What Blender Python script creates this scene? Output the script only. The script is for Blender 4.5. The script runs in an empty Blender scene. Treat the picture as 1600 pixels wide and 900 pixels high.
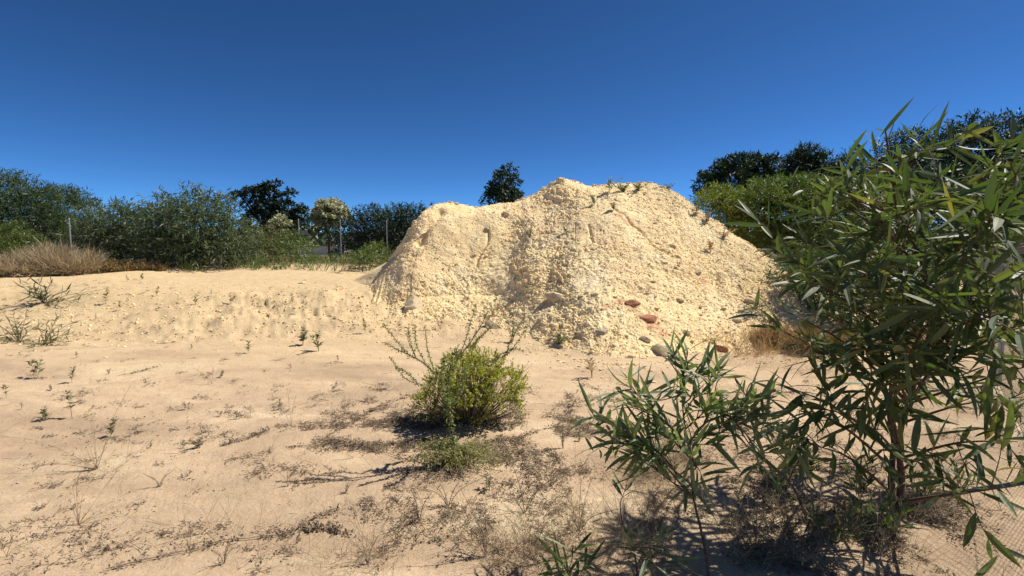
import bpy, math, random
import numpy as np
# ------------------------------------------------------------------ camera, sky, sun, exposure
S = bpy.context.scene
C = S.collection
R = math.radians
F = 800.0; PITCH = R(4.65); EYE = 1.6; SC = 1.0
cd = bpy.data.cameras.new('camera'); cam = bpy.data.objects.new('camera', cd); C.objects.link(cam)
cam.location = (0, 0, EYE); cam.rotation_euler = (R(90) - PITCH, 0, 0)
cd.sensor_width = 36; cd.lens = 18.0; cd.clip_end = 9000; cd.clip_start = 0.02
S.camera = cam
SUN_AZ = R(74); SUN_EL = R(55)          # azimuth clockwise from +Y
w = bpy.data.worlds.new('World'); S.world = w; w.use_nodes = True
nt = w.node_tree; nt.nodes.clear()
sky = nt.nodes.new('ShaderNodeTexSky'); sky.sky_type = 'NISHITA'; sky.sun_disc = False
sky.sun_elevation = SUN_EL; sky.sun_rotation = SUN_AZ
sky.air_density = 0.6; sky.dust_density = 0.5; sky.ozone_density = 10.0; sky.altitude = 3000
bg = nt.nodes.new('ShaderNodeBackground'); bg.inputs[1].default_value = 0.074
wo = nt.nodes.new('ShaderNodeOutputWorld')
gm = nt.nodes.new('ShaderNodeGamma'); gm.inputs[1].default_value = 1.25
mu = nt.nodes.new('ShaderNodeMix'); mu.data_type = 'RGBA'; mu.blend_type = 'MULTIPLY'; mu.inputs[0].default_value = 1; mu.inputs[7].default_value = (.86, 1, .88, 1)
nt.links.new(sky.outputs[0], gm.inputs[0]); nt.links.new(gm.outputs[0], mu.inputs[6]); hs = nt.nodes.new('ShaderNodeHueSaturation'); hs.inputs['Saturation'].default_value = 1.02; hs.inputs['Value'].default_value = 1.0; nt.links.new(mu.outputs[2], hs.inputs['Color']); nt.links.new(hs.outputs[0], bg.inputs[0]); nt.links.new(bg.outputs[0], wo.inputs[0])
sl = bpy.data.lights.new('sun', 'SUN'); sl.energy = 4.8; sl.angle = R(0.53); sl.color = (1, 0.93, 0.82)
so = bpy.data.objects.new('sun', sl); C.objects.link(so)
so.rotation_euler = (R(90) - SUN_EL, 0, -SUN_AZ + math.pi)
# sun direction check: lamp shines along its -Z; with rx=90-el and rz=180-az it comes from (sin az, cos az)
S.view_settings.view_transform = 'Standard'; S.view_settings.look = 'None'
S.view_settings.exposure = 0.5; S.view_settings.gamma = 1.0
S.cycles.max_bounces = 6; S.cycles.transparent_max_bounces = 8
# ------------------------------------------------------------------ helpers
rng = np.random.default_rng(7)
cp, sp_ = math.cos(PITCH), math.sin(PITCH)
def ray(px, py):
    a = (np.asarray(px, float) - 800) / F; b = (450 - np.asarray(py, float)) / F
    return np.stack([a, cp + b * sp_, b * cp - sp_], -1)
def P(px, py, Y):
    r = ray(px, py); t = Y / r[..., 1]
    return r * np.asarray(t)[..., None] + np.array([0, 0, EYE])
def G(px, py, z=0.0):
    r = ray(px, py); t = (z - EYE) / r[..., 2]
    return r * np.asarray(t)[..., None] + np.array([0, 0, EYE])
def norm(v): return v / np.maximum(np.linalg.norm(v, axis=-1, keepdims=True), 1e-9)
def hsh(ix, iy, iz, s):
    with np.errstate(over='ignore'):
        h = (ix.astype(np.uint64) * np.uint64(73856093)) ^ (iy.astype(np.uint64) * np.uint64(19349663)) ^ (iz.astype(np.uint64) * np.uint64(83492791)) ^ np.uint64(s * 2654435 + 1013)
        h = h & np.uint64(0xffffffff)
        h = (h ^ (h >> np.uint64(16))) * np.uint64(0x45d9f3b) & np.uint64(0xffffffff)
        h = (h ^ (h >> np.uint64(16))) * np.uint64(0x45d9f3b) & np.uint64(0xffffffff)
        h = h ^ (h >> np.uint64(16))
    return h.astype(float) / 4294967295.0
def vnoise(p, s=0):
    i = np.floor(p).astype(np.int64); f = p - i; u = f * f * f * (f * (f * 6 - 15) + 10); i = i + 100000
    r = 0
    for dx in (0, 1):
        for dy in (0, 1):
            for dz in (0, 1):
                wgt = (u[:, 0] if dx else 1 - u[:, 0]) * (u[:, 1] if dy else 1 - u[:, 1]) * (u[:, 2] if dz else 1 - u[:, 2])
                r = r + wgt * hsh(i[:, 0] + dx, i[:, 1] + dy, i[:, 2] + dz, s)
    return r * 2 - 1
def fbm(p, o=4, s=0, g=0.5):
    r = 0; a = 1; t = 0
    for k in range(o):
        r = r + a * vnoise(p * 2 ** k, s + k); t += a; a *= g
    return r / t
def worley(p, s=0):
    i = np.floor(p).astype(np.int64); best = np.full(len(p), 9.0); val = np.zeros(len(p))
    for dx in (-1, 0, 1):
        for dy in (-1, 0, 1):
            for dz in (-1, 0, 1):
                c = i + np.array([dx, dy, dz]); ci = c + 100000
                q = np.stack([hsh(ci[:, 0], ci[:, 1], ci[:, 2], s + k) for k in range(3)], -1) + c
                d = ((q - p) ** 2).sum(-1); m = d < best
                best[m] = d[m]; val[m] = hsh(ci[m, 0], ci[m, 1], ci[m, 2], s + 7)
    return np.sqrt(best), val
def sstep(a, b, x):
    t = np.clip((x - a) / (b - a), 0, 1); return t * t * (3 - 2 * t)

class Geo:
    def __init__(s): s.v = []; s.f = []; s.t = []; s.n = 0
    def add(s, v, faces, tint=0.5):
        v = np.asarray(v, float).reshape(-1, 3)
        s.v.append(v)
        s.t.append(np.broadcast_to(np.asarray(tint, float), (len(v),)))
        for f in faces: s.f.append(np.asarray(f, int) + s.n)
        s.n += len(v)
    def build(s, name, mat, parent=None, smooth=False, origin=None):
        me = bpy.data.meshes.new(name)
        v = np.concatenate(s.v); t = np.concatenate(s.t)
        org = np.zeros(3) if origin is None else np.asarray(origin, float)
        v = v - org
        loops = np.concatenate([f.ravel() for f in s.f]); tot = np.concatenate([np.full(len(f), f.shape[1]) for f in s.f])
        st = np.concatenate([[0], np.cumsum(tot)[:-1]])
        me.vertices.add(len(v)); me.vertices.foreach_set('co', v.astype(np.float32).ravel())
        me.loops.add(len(loops)); me.loops.foreach_set('vertex_index', loops.astype(np.int32))
        me.polygons.add(len(tot)); me.polygons.foreach_set('loop_start', st.astype(np.int32)); me.polygons.foreach_set('loop_total', tot.astype(np.int32))
        me.polygons.foreach_set('use_smooth', np.full(len(tot), smooth))
        at = me.attributes.new('tint', 'FLOAT', 'POINT'); at.data.foreach_set('value', t.astype(np.float32))
        me.update(calc_edges=True); me.validate()
        me.materials.append(mat)
        o = bpy.data.objects.new(name, me); C.objects.link(o)
        if origin is not None and parent is None: o.location = org
        if parent is not None: o.parent = parent
        return o
def empty(name, loc, label, cat, group=None):
    o = bpy.data.objects.new(name, None); C.objects.link(o); o.location = [float(q) for q in loc]
    o.empty_display_size = 0.1
    return tag(o, label, cat, group)
def tag(o, label=None, cat=None, group=None, kind=None):
    if label: o['label'] = label
    if cat: o['category'] = cat
    if group: o['group'] = group
    if kind: o['kind'] = kind
    return o
def copy_tree(o, parent=None):
    c = o.copy(); C.objects.link(c)
    if parent is not None: c.parent = parent
    for ch in list(o.children): copy_tree(ch, c)
    return c

def leaves(g, base, d, up, L, W, curl=0.1, segs=1, tint=None, fold=0.0):
    n = len(base)
    if n == 0: return
    L = np.broadcast_to(L, (n,))[:, None]; W = np.broadcast_to(W, (n,))[:, None]; curl = np.broadcast_to(curl, (n,))[:, None]
    d = norm(d); side = norm(np.cross(d, up)); nn = np.cross(side, d)
    if tint is None: tint = rng.random(n)
    if segs == 1:
        v = np.stack([base, base + d * L * .45 + side * W * .5, base + d * L - nn * curl * L, base + d * L * .45 - side * W * .5], 1)
        idx = np.arange(n)[:, None] * 4
        g.add(v.reshape(-1, 3), [np.concatenate([idx, idx + 1, idx + 2, idx + 3], 1)], np.repeat(tint, 4)); return
    st = [base[:, None]]; ts = [k / segs for k in range(1, segs)]
    rows = []
    for t in ts:
        c = base + d * L * t - nn * curl * L * t * t
        ww = W * .5 * (math.sin(math.pi * t ** .85) ** .75)
        rows.append((c + side * ww + nn * ww * fold, c - nn * ww * 0.0, c - side * ww + nn * ww * fold))
    tip = base + d * L - nn * curl * L
    cols = [base]
    for a in rows: cols += list(a)
    cols.append(tip); v = np.stack(cols, 1); k = v.shape[1]
    o = np.arange(n)[:, None] * k
    tri = []; quad = []
    tri += [[0, 2, 1], [0, 3, 2]]
    for j in range(len(rows) - 1):
        a = 1 + 3 * j; b = a + 3
        quad += [[a, a + 1, b + 1, b], [a + 1, a + 2, b + 2, b + 1]]
    a = 1 + 3 * (len(rows) - 1); tri += [[a, a + 1, k - 1], [a + 1, a + 2, k - 1]]
    T = (o[:, None, :] + np.array(tri)[None]).reshape(-1, 3); Q = (o[:, None, :] + np.array(quad)[None]).reshape(-1, 4) if quad else np.zeros((0, 4), int)
    g.add(v.reshape(-1, 3), [T, Q] if quad else [T], np.repeat(tint, k))
def tube(g, pts, rad, sides=6, tint=0.5):
    pts = np.asarray(pts, float); n = len(pts); rad = np.broadcast_to(rad, (n,))
    tg = norm(np.gradient(pts, axis=0)); ref = np.array([0.3, 0.2, 1.0]) if abs(tg[0][2]) < .9 else np.array([1.0, 0.1, 0])
    a = norm(np.cross(tg, ref)); b = np.cross(tg, a)
    th = np.arange(sides) / sides * 2 * math.pi
    v = pts[:, None] + rad[:, None, None] * (a[:, None] * np.cos(th)[None, :, None] + b[:, None] * np.sin(th)[None, :, None])
    i = np.arange(n - 1)[:, None] * sides; j = np.arange(sides)[None]; jn = (j + 1) % sides
    q = np.stack([i + j, i + jn, i + sides + jn, i + sides + j], -1).reshape(-1, 4)
    g.add(v.reshape(-1, 3), [q, np.arange(sides)[None, ::-1], (np.arange(sides) + (n - 1) * sides)[None]], tint)
def curve(pts, n=12):
    pts = np.asarray(pts, float)
    if len(pts) == 2:
        t = np.linspace(0, 1, n)[:, None]; return pts[0] * (1 - t) + pts[1] * t
    P_ = np.vstack([2 * pts[0] - pts[1], pts, 2 * pts[-1] - pts[-2]]); out = []
    m = len(pts) - 1; per = max(2, int(math.ceil(n / m)))
    for k in range(m):
        p0, p1, p2, p3 = P_[k:k + 4]
        for t in np.linspace(0, 1, per, endpoint=False):
            out.append(.5 * ((2 * p1) + (p2 - p0) * t + (2 * p0 - 5 * p1 + 4 * p2 - p3) * t * t + (3 * p1 - p0 - 3 * p2 + p3) * t ** 3))
    out.append(pts[-1]); return np.array(out)
def rdir(n): return norm(rng.normal(size=(n, 3)))
def instance_mesh(g, V, faces, pos, scale, tint):
    """baked copies of a small lump (for gravel-like stuff)"""
    n = len(pos); k = len(V[0])
    which = rng.integers(0, len(V), n); base = np.array(V)[which]
    a = rng.random(n) * 6.283; ca, sa = np.cos(a)[:, None], np.sin(a)[:, None]
    x = base[..., 0] * ca - base[..., 1] * sa; y = base[..., 0] * sa + base[..., 1] * ca
    v = np.stack([x, y, base[..., 2]], -1) * scale[:, None, :] + pos[:, None]
    o = np.arange(n)[:, None, None] * k
    g.add(v.reshape(-1, 3), [(o + np.array(faces)[None]).reshape(-1, 3)], np.repeat(tint, k))
# ------------------------------------------------------------------ materials
class M:
    def __init__(s, name):
        s.m = bpy.data.materials.new(name); s.m.use_nodes = True; s.t = s.m.node_tree; s.t.nodes.clear()
        s.out = s.t.nodes.new('ShaderNodeOutputMaterial')
    def n(s, ty, **kw):
        nd = s.t.nodes.new(ty)
        for k, v in kw.items():
            if k.startswith('i_'): nd.inputs[k[2:].replace('_', ' ')].default_value = v
            else: setattr(nd, k, v)
        return nd
    def l(s, a, b): s.t.links.new(a, b)
    def noise(s, vec, scale, detail=6, rough=.55, dist=0):
        nd = s.n('ShaderNodeTexNoise'); nd.inputs['Scale'].default_value = scale; nd.inputs['Detail'].default_value = detail
        nd.inputs['Roughness'].default_value = rough; nd.inputs['Distortion'].default_value = dist
        s.l(vec, nd.inputs['Vector']); return nd.outputs[0]
    def ramp(s, fac, stops):
        r = s.n('ShaderNodeValToRGB'); e = r.color_ramp.elements
        while len(e) < len(stops): e.new(.5)
        for i, (p, c) in enumerate(stops): e[i].position = p; e[i].color = (*c, 1) if len(c) == 3 else c
        s.l(fac, r.inputs[0]); return r.outputs[0]
    def mix(s, fac, a, b, mode='MIX'):
        m = s.n('ShaderNodeMix', data_type='RGBA', blend_type=mode)
        for sock, v in ((m.inputs[0], fac), (m.inputs[6], a), (m.inputs[7], b)):
            if hasattr(v, 'is_linked'): s.l(v, sock)
            elif isinstance(v, (int, float)): sock.default_value = v
            else: sock.default_value = (*v, 1)
        return m.outputs[2]
    def math(s, op, a, b=0.5):
        m = s.n('ShaderNodeMath', operation=op)
        for sock, v in ((m.inputs[0], a), (m.inputs[1], b)):
            if hasattr(v, 'is_linked'): s.l(v, sock)
            else: sock.default_value = v
        return m.outputs[0]
    def coord(s): return s.n('ShaderNodeTexCoord').outputs['Object']
    def geo(s): return s.n('ShaderNodeNewGeometry').outputs['Position']
def leaf_mat(name, ca, cb, rough=.45, trans=.35, tcol=None, spec=.5, cc=None):
    m = M(name); at = m.n('ShaderNodeAttribute', attribute_name='tint')
    stops = [(0, ca), (.8, cb)] + ([(.97, cc)] if cc else [])
    col = m.ramp(at.outputs['Fac'], stops)
    b = m.n('ShaderNodeBsdfPrincipled'); m.l(col, b.inputs['Base Color']); b.inputs['Roughness'].default_value = rough
    b.inputs['Specular IOR Level'].default_value = spec
    t = m.n('ShaderNodeBsdfTranslucent')
    tc = m.mix(1.0, col, tcol or (1.6, 1.9, .7), 'MULTIPLY'); m.l(tc, t.inputs[0])
    mx = m.n('ShaderNodeMixShader'); mx.inputs[0].default_value = trans
    m.l(b.outputs[0], mx.inputs[1]); m.l(t.outputs[0], mx.inputs[2]); m.l(mx.outputs[0], m.out.inputs[0])
    return m.m
def bark_mat(name, a, b_):
    m = M(name); v = m.coord(); n = m.noise(v, 30, 6, .7); col = m.ramp(n, [(.3, a), (.7, b_)])
    b = m.n('ShaderNodeBsdfPrincipled'); m.l(col, b.inputs['Base Color']); b.inputs['Roughness'].default_value = .85
    bp = m.n('ShaderNodeBump'); bp.inputs['Strength'].default_value = .5; bp.inputs['Distance'].default_value = .01
    m.l(n, bp.inputs['Height']); m.l(bp.outputs[0], b.inputs['Normal']); m.l(b.outputs[0], m.out.inputs[0]); return m.m
def metal_mat(name, c, rough=.55, metal=.6):
    m = M(name); v = m.coord(); n = m.noise(v, 14, 5); col = m.ramp(n, [(.3, tuple(q * .7 for q in c)), (.7, c)])
    b = m.n('ShaderNodeBsdfPrincipled'); m.l(col, b.inputs['Base Color']); b.inputs['Roughness'].default_value = rough; b.inputs['Metallic'].default_value = metal
    m.l(b.outputs[0], m.out.inputs[0]); return m.m
def rough_mat(name, a, b_, scale=20):
    m = M(name); v = m.coord(); n = m.noise(v, scale, 8, .65); at = m.n('ShaderNodeAttribute', attribute_name='tint')
    col = m.ramp(n, [(.3, a), (.7, b_)]); col = m.mix(1.0, col, m.ramp(at.outputs['Fac'], [(0, (.75, .72, .68)), (1, (1.1, 1.1, 1.1))]), 'MULTIPLY')
    b = m.n('ShaderNodeBsdfPrincipled'); m.l(col, b.inputs['Base Color']); b.inputs['Roughness'].default_value = .95; b.inputs['Specular IOR Level'].default_value = .15
    bp = m.n('ShaderNodeBump'); bp.inputs['Strength'].default_value = .7; bp.inputs['Distance'].default_value = .02
    m.l(n, bp.inputs['Height']); m.l(bp.outputs[0], b.inputs['Normal']); m.l(b.outputs[0], m.out.inputs[0]); return m.m

def ground_mat():
    m = M('sandy_soil'); p = m.geo()
    mp = m.n('ShaderNodeMapping'); mp.inputs['Scale'].default_value = (.55, 1.3, 1); mp.inputs['Rotation'].default_value = (0, 0, R(-20)); m.l(p, mp.inputs[0])
    n1 = m.noise(mp.outputs[0], .9, 7, .6, .8)
    n2 = m.noise(p, 6, 8, .65, .3); n3 = m.noise(p, 60, 4, .6)
    col = m.ramp(n1, [(.30, (.38, .28, .185)), (.43, (.48, .355, .235)), (.55, (.56, .42, .275)), (.68, (.68, .55, .37))])
    col = m.mix(m.math('MULTIPLY', m.ramp(n2, [(.45, (0, 0, 0)), (.72, (1, 1, 1))]), .5), col, (.38, .26, .165))
    col = m.mix(m.math('MULTIPLY', m.ramp(n3, [(.5, (0, 0, 0)), (.72, (1, 1, 1))]), .35), col, (.27, .185, .11))
    # white grit
    vo = m.n('ShaderNodeTexVoronoi'); vo.inputs['Scale'].default_value = 26; m.l(p, vo.inputs['Vector'])
    grit = m.ramp(vo.outputs['Distance'], [(.05, (1, 1, 1)), (.12, (0, 0, 0))])
    gs = m.ramp(m.noise(p, 2.1, 3), [(.5, (0, 0, 0)), (.62, (1, 1, 1))])
    col = m.mix(m.math('MULTIPLY', m.math('MULTIPLY', grit, gs), .8), col, (.74, .62, .43))
    # fresh yellow spoil near the heap and the berm, brown humus beyond the fence
    sx = m.n('ShaderNodeSeparateXYZ'); m.l(p, sx.inputs[0])
    wob = m.math('MULTIPLY', m.math('SUBTRACT', n1, .5), 5)
    yy = m.math('ADD', sx.outputs[1], wob)
    mr = m.n('ShaderNodeMapRange'); mr.inputs[1].default_value = 5.5; mr.inputs[2].default_value = 10.5; m.l(yy, mr.inputs[0])
    yel = m.ramp(n2, [(.3, (.50, .36, .20)), (.6, (.61, .47, .27))])
    col = m.mix(m.math('MULTIPLY', mr.outputs[0], .85), col, yel)
    mr2 = m.n('ShaderNodeMapRange'); mr2.inputs[1].default_value = 16.2; mr2.inputs[2].default_value = 18.5; m.l(m.math('ADD', sx.outputs[1], m.math('MULTIPLY', wob, .5)), mr2.inputs[0])
    hum = m.ramp(m.noise(p, .8, 8, .7), [(.35, (.10, .085, .045)), (.6, (.24, .19, .11)), (.75, (.36, .28, .17))])
    col = m.mix(mr2.outputs[0], col, hum)
    b = m.n('ShaderNodeBsdfPrincipled'); m.l(col, b.inputs['Base Color']); b.inputs['Roughness'].default_value = .95; b.inputs['Specular IOR Level'].default_value = .12
    h = m.math('ADD', m.math('MULTIPLY', n2, .7), m.math('MULTIPLY', m.noise(p, 38, 8, .75), .5))
    bp = m.n('ShaderNodeBump'); bp.inputs['Strength'].default_value = .85; bp.inputs['Distance'].default_value = .035
    m.l(h, bp.inputs['Height']); m.l(bp.outputs[0], b.inputs['Normal']); m.l(b.outputs[0], m.out.inputs[0]); return m.m
def heap_mat(reds=()):
    m = M('heap_earth'); p = m.geo()
    n1 = m.noise(p, 1.1, 6, .6, .5); n2 = m.noise(p, 9, 8, .7); n3 = m.noise(p, 45, 5, .7)
    col = m.ramp(n1, [(.3, (.79, .60, .33)), (.5, (.84, .675, .385)), (.7, (.88, .75, .48))])
    col = m.mix(m.math('MULTIPLY', m.ramp(n2, [(.5, (0, 0, 0)), (.7, (1, 1, 1))]), .5), col, (.56, .38, .20))
    col = m.mix(m.math('MULTIPLY', m.ramp(n3, [(.52, (0, 0, 0)), (.68, (1, 1, 1))]), .35), col, (.46, .30, .16))
    red = m.noise(p, .75, 5, .6, .3)
    col = m.mix(m.math('MULTIPLY', m.ramp(red, [(.5, (0, 0, 0)), (.75, (1, 1, 1))]), .35), col, (.70, .46, .28))
    for c, r_ in reds:
        vd = m.n('ShaderNodeVectorMath', operation='DISTANCE'); m.l(p, vd.inputs[0]); vd.inputs[1].default_value = [float(k) for k in c]
        f = m.math('SUBTRACT', 1.0, m.math('DIVIDE', m.math('ADD', vd.outputs['Value'], m.math('MULTIPLY', m.math('SUBTRACT', n2, .5), r_ * 2.4)), r_))
        cl_ = m.n('ShaderNodeClamp'); m.l(m.math('MULTIPLY', f, 2.0), cl_.inputs[0]); col = m.mix(m.math('MULTIPLY', cl_.outputs[0], .7), col, (.62, .34, .20))
    b = m.n('ShaderNodeBsdfPrincipled'); m.l(col, b.inputs['Base Color']); b.inputs['Roughness'].default_value = .95; b.inputs['Specular IOR Level'].default_value = .1
    h = m.math('ADD', m.math('MULTIPLY', n2, .6), m.math('MULTIPLY', n3, .4))
    bp = m.n('ShaderNodeBump'); bp.inputs['Strength'].default_value = .8; bp.inputs['Distance'].default_value = .05
    m.l(h, bp.inputs['Height']); m.l(bp.outputs[0], b.inputs['Normal']); m.l(b.outputs[0], m.out.inputs[0]); return m.m
MAT = dict(
    ground=ground_mat(), heap=heap_mat(),
    aca=leaf_mat('acacia_leaf', (.04, .066, .022), (.10, .13, .045), .55, .28, spec=.6, cc=(.24, .20, .06)),
    aca_mid=leaf_mat('acacia_far_leaf', (.03, .052, .026), (.085, .125, .06), .45, .28, cc=(.17, .17, .08)),
    dark=leaf_mat('dark_evergreen_leaf', (.011, .026, .013), (.028, .054, .024), .55, .15),
    grey=leaf_mat('grey_green_leaf', (.04, .062, .032), (.115, .145, .08), .45, .3, cc=(.2, .19, .11)),
    yel=leaf_mat('yellow_green_leaf', (.07, .10, .022), (.18, .20, .04), .5, .3),
    mid=leaf_mat('mid_green_leaf', (.05, .085, .022), (.13, .17, .04), .5, .25),
    olive=leaf_mat('olive_weed_leaf', (.09, .10, .045), (.17, .17, .08), .6, .3),
    bushl=leaf_mat('bush_leaf', (.16, .17, .03), (.38, .36, .055), .5, .35, cc=(.45, .40, .12)),
    bloom=leaf_mat('yellow_petals', (.6, .48, .06), (.72, .62, .12), .6, .3, (1, 1, .6)),
    white=leaf_mat('cream_blossom', (.42, .42, .26), (.62, .60, .42), .6, .3, (1, 1, .9)),
    skirt=leaf_mat('basal_leaf', (.19, .19, .07), (.32, .30, .13), .55, .3),
    lucern=leaf_mat('lanky_leaf', (.12, .15, .05), (.22, .24, .09), .5, .3),
    straw=leaf_mat('dry_straw', (.26, .18, .09), (.50, .38, .21), .7, .3, (1.2, 1, .7)),
    tan=leaf_mat('tan_straw', (.22, .165, .095), (.52, .43, .28), .7, .3, (1.1, 1, .8)),
    sap=leaf_mat('sapling_leaf', (.09, .125, .06), (.18, .22, .115), .5, .3, spec=.6, cc=(.24, .22, .08)),
    rust=leaf_mat('rusty_scrub', (.17, .12, .05), (.30, .22, .09), .7, .3, (1.2, 1, .6)),
    litter=leaf_mat('litter_leaf', (.11, .085, .06), (.26, .20, .14), .8, .15, (1, 1, .8)),
    bark=bark_mat('brown_bark', (.045, .032, .022), (.12, .085, .06)), twig=bark_mat('pale_twig', (.15, .11, .07), (.30, .23, .15)),
    red_twig=bark_mat('reddish_bark', (.055, .03, .02), (.15, .085, .055)),
    steel=metal_mat('galvanised_steel', (.42, .44, .45)), wire=metal_mat('dull_wire', (.13, .115, .10), .8, .1),
    stone=rough_mat('pale_stone', (.48, .37, .23), (.68, .56, .38)), rstone=rough_mat('red_stone', (.30, .13, .07), (.44, .22, .13)),
    gstone=rough_mat('grey_stone', (.30, .26, .20), (.46, .41, .33)), clod=rough_mat('clod_earth', (.66, .50, .28), (.84, .68, .43), 12),
    plaster=rough_mat('white_plaster', (.62, .60, .56), (.78, .76, .72), 3), tile=rough_mat('clay_tile', (.34, .15, .09), (.45, .22, .13), 8),
    asphalt=rough_mat('asphalt', (.12, .12, .13), (.18, .18, .18), 2),
)
# ------------------------------------------------------------------ terrain
def terrain(x, y):
    x = np.asarray(x, float); y = np.asarray(y, float)
    p = np.stack([x, y, np.zeros_like(x)], -1).reshape(-1, 3)
    n = vnoise(p * .55, 3).reshape(x.shape); n2 = fbm(p * np.array([1.2, 2.6, 1]), 4, 11).reshape(x.shape)
    left = sstep(1.0, -2.2, x)
    yy = y + n * .5 + .35 * np.sin(x * .7)
    berm = .62 * sstep(8.7, 11.4, yy) + .2 * sstep(11, 15, y) + .2 * sstep(15, 18, y)
    rightz = 1.02 * sstep(13, 24, y)
    z = berm * left + rightz * (1 - left)
    z = z + .05 * n * sstep(1.5, 4, y) * (1 - sstep(60, 200, y)) + .030 * n2 * (1 - sstep(30, 60, y))
    nf = fbm(p[:, [0, 1, 2]] * np.array([5, 11, 1]), 4, 23).reshape(x.shape); z = z + .010 * nf * (1 - sstep(14, 25, y))
    # wheel ruts and low swells in the trodden sand
    z = z + .03 * np.sin((y * .9 - x * .35) * 2.2 + n * 2) * sstep(-1, -3, x) * (1 - sstep(6, 8, y)) * .7
    # rough clods on the berm face
    face = np.exp(-((yy - 10.0) / 1.3) ** 2) * left * sstep(-8.5, -5.5, x)
    fl = face.reshape(-1); m = fl > .02
    if m.any():
        ad = np.zeros(len(p)); q = p[m]
        ad[m] = fl[m] * (.13 * fbm(q * 2.6, 5, 21, .6) + .075 * (1 - worley(q * 7, 5)[0]) * (vnoise(q * 1.7, 8) > -.3))
        z = z + ad.reshape(x.shape)
    hl = np.exp(-((x + 3.35) / .9) ** 2 - ((y - 9.6) / .5) ** 2); z = z + .16 * hl - .10 * np.exp(-((x + 3.5) / .55) ** 2 - ((y - 9.75) / .22) ** 2) - .07 * np.exp(-((x + 4.2) / .3) ** 2 - ((y - 9.9) / .2) ** 2)
    z = z + 7 * sstep(70, 500, y) * (x / (np.abs(x) + 60) * .0)
    return z
def ground_z(x, y): return float(terrain(np.array([x]), np.array([y]))[0])
def onground(px, py):
    z = 0.0
    for _ in range(25):
        g = G(px, py, z); z = .5 * z + .5 * ground_z(g[0], g[1])
    return np.array([g[0], g[1], ground_z(g[0], g[1])])
ang = np.concatenate([np.linspace(-180, -62, 60, endpoint=False), np.linspace(-62, 62, 760, endpoint=False), np.linspace(62, 180, 60)])
rad = [.15]
while rad[-1] < 5000: rad.append(rad[-1] * (1.0105 if 1.2 < rad[-1] < 20 else 1.06) + .004)
rad = np.array(rad); A, RR = np.meshgrid(np.radians(ang), rad)
X = RR * np.sin(A); Y = RR * np.cos(A) ; Z = terrain(X, Y)
g = Geo(); nr, nc = X.shape; i = np.arange(nr - 1)[:, None] * nc; j = np.arange(nc - 1)[None]
g.add(np.stack([X, Y, Z], -1), [np.stack([i + j, i + j + 1, i + nc + j + 1, i + nc + j], -1).reshape(-1, 4)[:, ::-1]])
tag(g.build('ground', MAT['ground'], smooth=True), 'pale sandy ground', None, kind='structure')

# ------------------------------------------------------------------ the heap
RG = [(560,434,11.8,548,452),(590,428,11.6,566,462),(612,415,11.4,582,478),(630,396,11.3,592,488),(633,376,11.2,604,496),(645,352,11.1,616,504),(664,331,11.0,630,510),(684,317,11.0,645,514),(703,314,11.0,668,517),(722,320,11.1,695,518),(742,326,11.3,726,519),(772,322,11.5,762,521),(802,318,11.6,800,530),(830,306,11.7,830,540),(853,295,11.7,852,546),(866,286,11.6,868,550),(879,281,11.6,885,555),(897,284,11.6,905,561),(914,290,11.6,930,570),(944,288,11.6,965,578),(976,284,11.6,1000,578),(1010,283,11.5,1045,566),(1038,290,11.3,1085,556),(1060,305,11.1,1115,550),(1100,334,10.8,1160,548),(1160,375,10.4,1215,548),(1215,414,10.0,1262,547),(1265,458,9.6,1310,545),(1315,508,9.2,1345,545),(1350,548,8.9,1370,549)]
NU, NV, NB = 820, 460, 130
rg = np.array(RG, float)
rg[:, 2] += np.interp(rg[:, 0], [560, 640, 700, 800, 900, 1040, 1150, 1350], [0, 1.0, 1.9, 2.3, 2.2, 1.9, 1.0, 0]);  s_ = np.concatenate([[0], np.cumsum(np.hypot(np.diff(rg[:, 0]), np.diff(rg[:, 1])))]); s_ /= s_[-1]
us = np.linspace(0, 1, NU); ri = np.stack([np.interp(us, s_, rg[:, k]) for k in range(5)], -1)
def smooth(a, k):
    ker = np.hanning(k * 2 + 1)[1:-1] if k > 1 else np.ones(1); ker /= ker.sum(); p = len(ker) // 2
    return np.stack([np.convolve(np.pad(a[:, c], p, mode='edge'), ker, 'valid') for c in range(a.shape[1])], -1)
Rr = P(ri[:, 0], ri[:, 1], ri[:, 2]); Fr = G(ri[:, 3], ri[:, 4], 0.0)
Fr = smooth(Fr, 24); Rr = smooth(Rr, 3)
fz = np.interp(ri[:, 3], [548, 566, 582, 592, 604, 616, 630, 645, 668], [.66, .54, .42, .32, .24, .17, .1, .04, 0])
Fr = smooth(G(ri[:, 3], ri[:, 4], fz), 75); Fr[:, 2] = np.minimum(Fr[:, 2], terrain(Fr[:, 0], Fr[:, 1])) - .12
Rr[:, 2] -= .4 * (1 - sstep(0, .06, us)) + .3 * sstep(.97, 1, us)
cen = np.array([1.2, 11.5])
Bk = Rr.copy(); Bk[:, 1] = Rr[:, 1] + np.maximum(1.2, 1.25 * Rr[:, 2]); Bk[:, 0] = Rr[:, 0] + (Rr[:, 0] - .8) * .35; Bk[:, 2] = terrain(Bk[:, 0], Bk[:, 1]) - .15
v = np.linspace(0, 1, NV)
cl = sstep(600, 650, ri[:, 0]) * (1 - sstep(760, 850, ri[:, 0]))      # cliffy left shoulder
a_tal = np.interp(v, [0, .30, .78, .9, 1], [0, .40, .78, .89, 1]); b_tal = np.interp(v, [0, .30, .78, .9, 1], [0, .24, .88, .965, 1])
a_std = v ** .97; b_std = v + .05 * np.sin(v * math.pi) * np.sin(v * 2.2)
b_std = np.interp(v, [0, .12, .9, 1], [0, .085, .93, 1])
Aa = a_std[:, None] * (1 - cl) + a_tal[:, None] * cl; Bb = b_std[:, None] * (1 - cl) + b_tal[:, None] * cl
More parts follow.
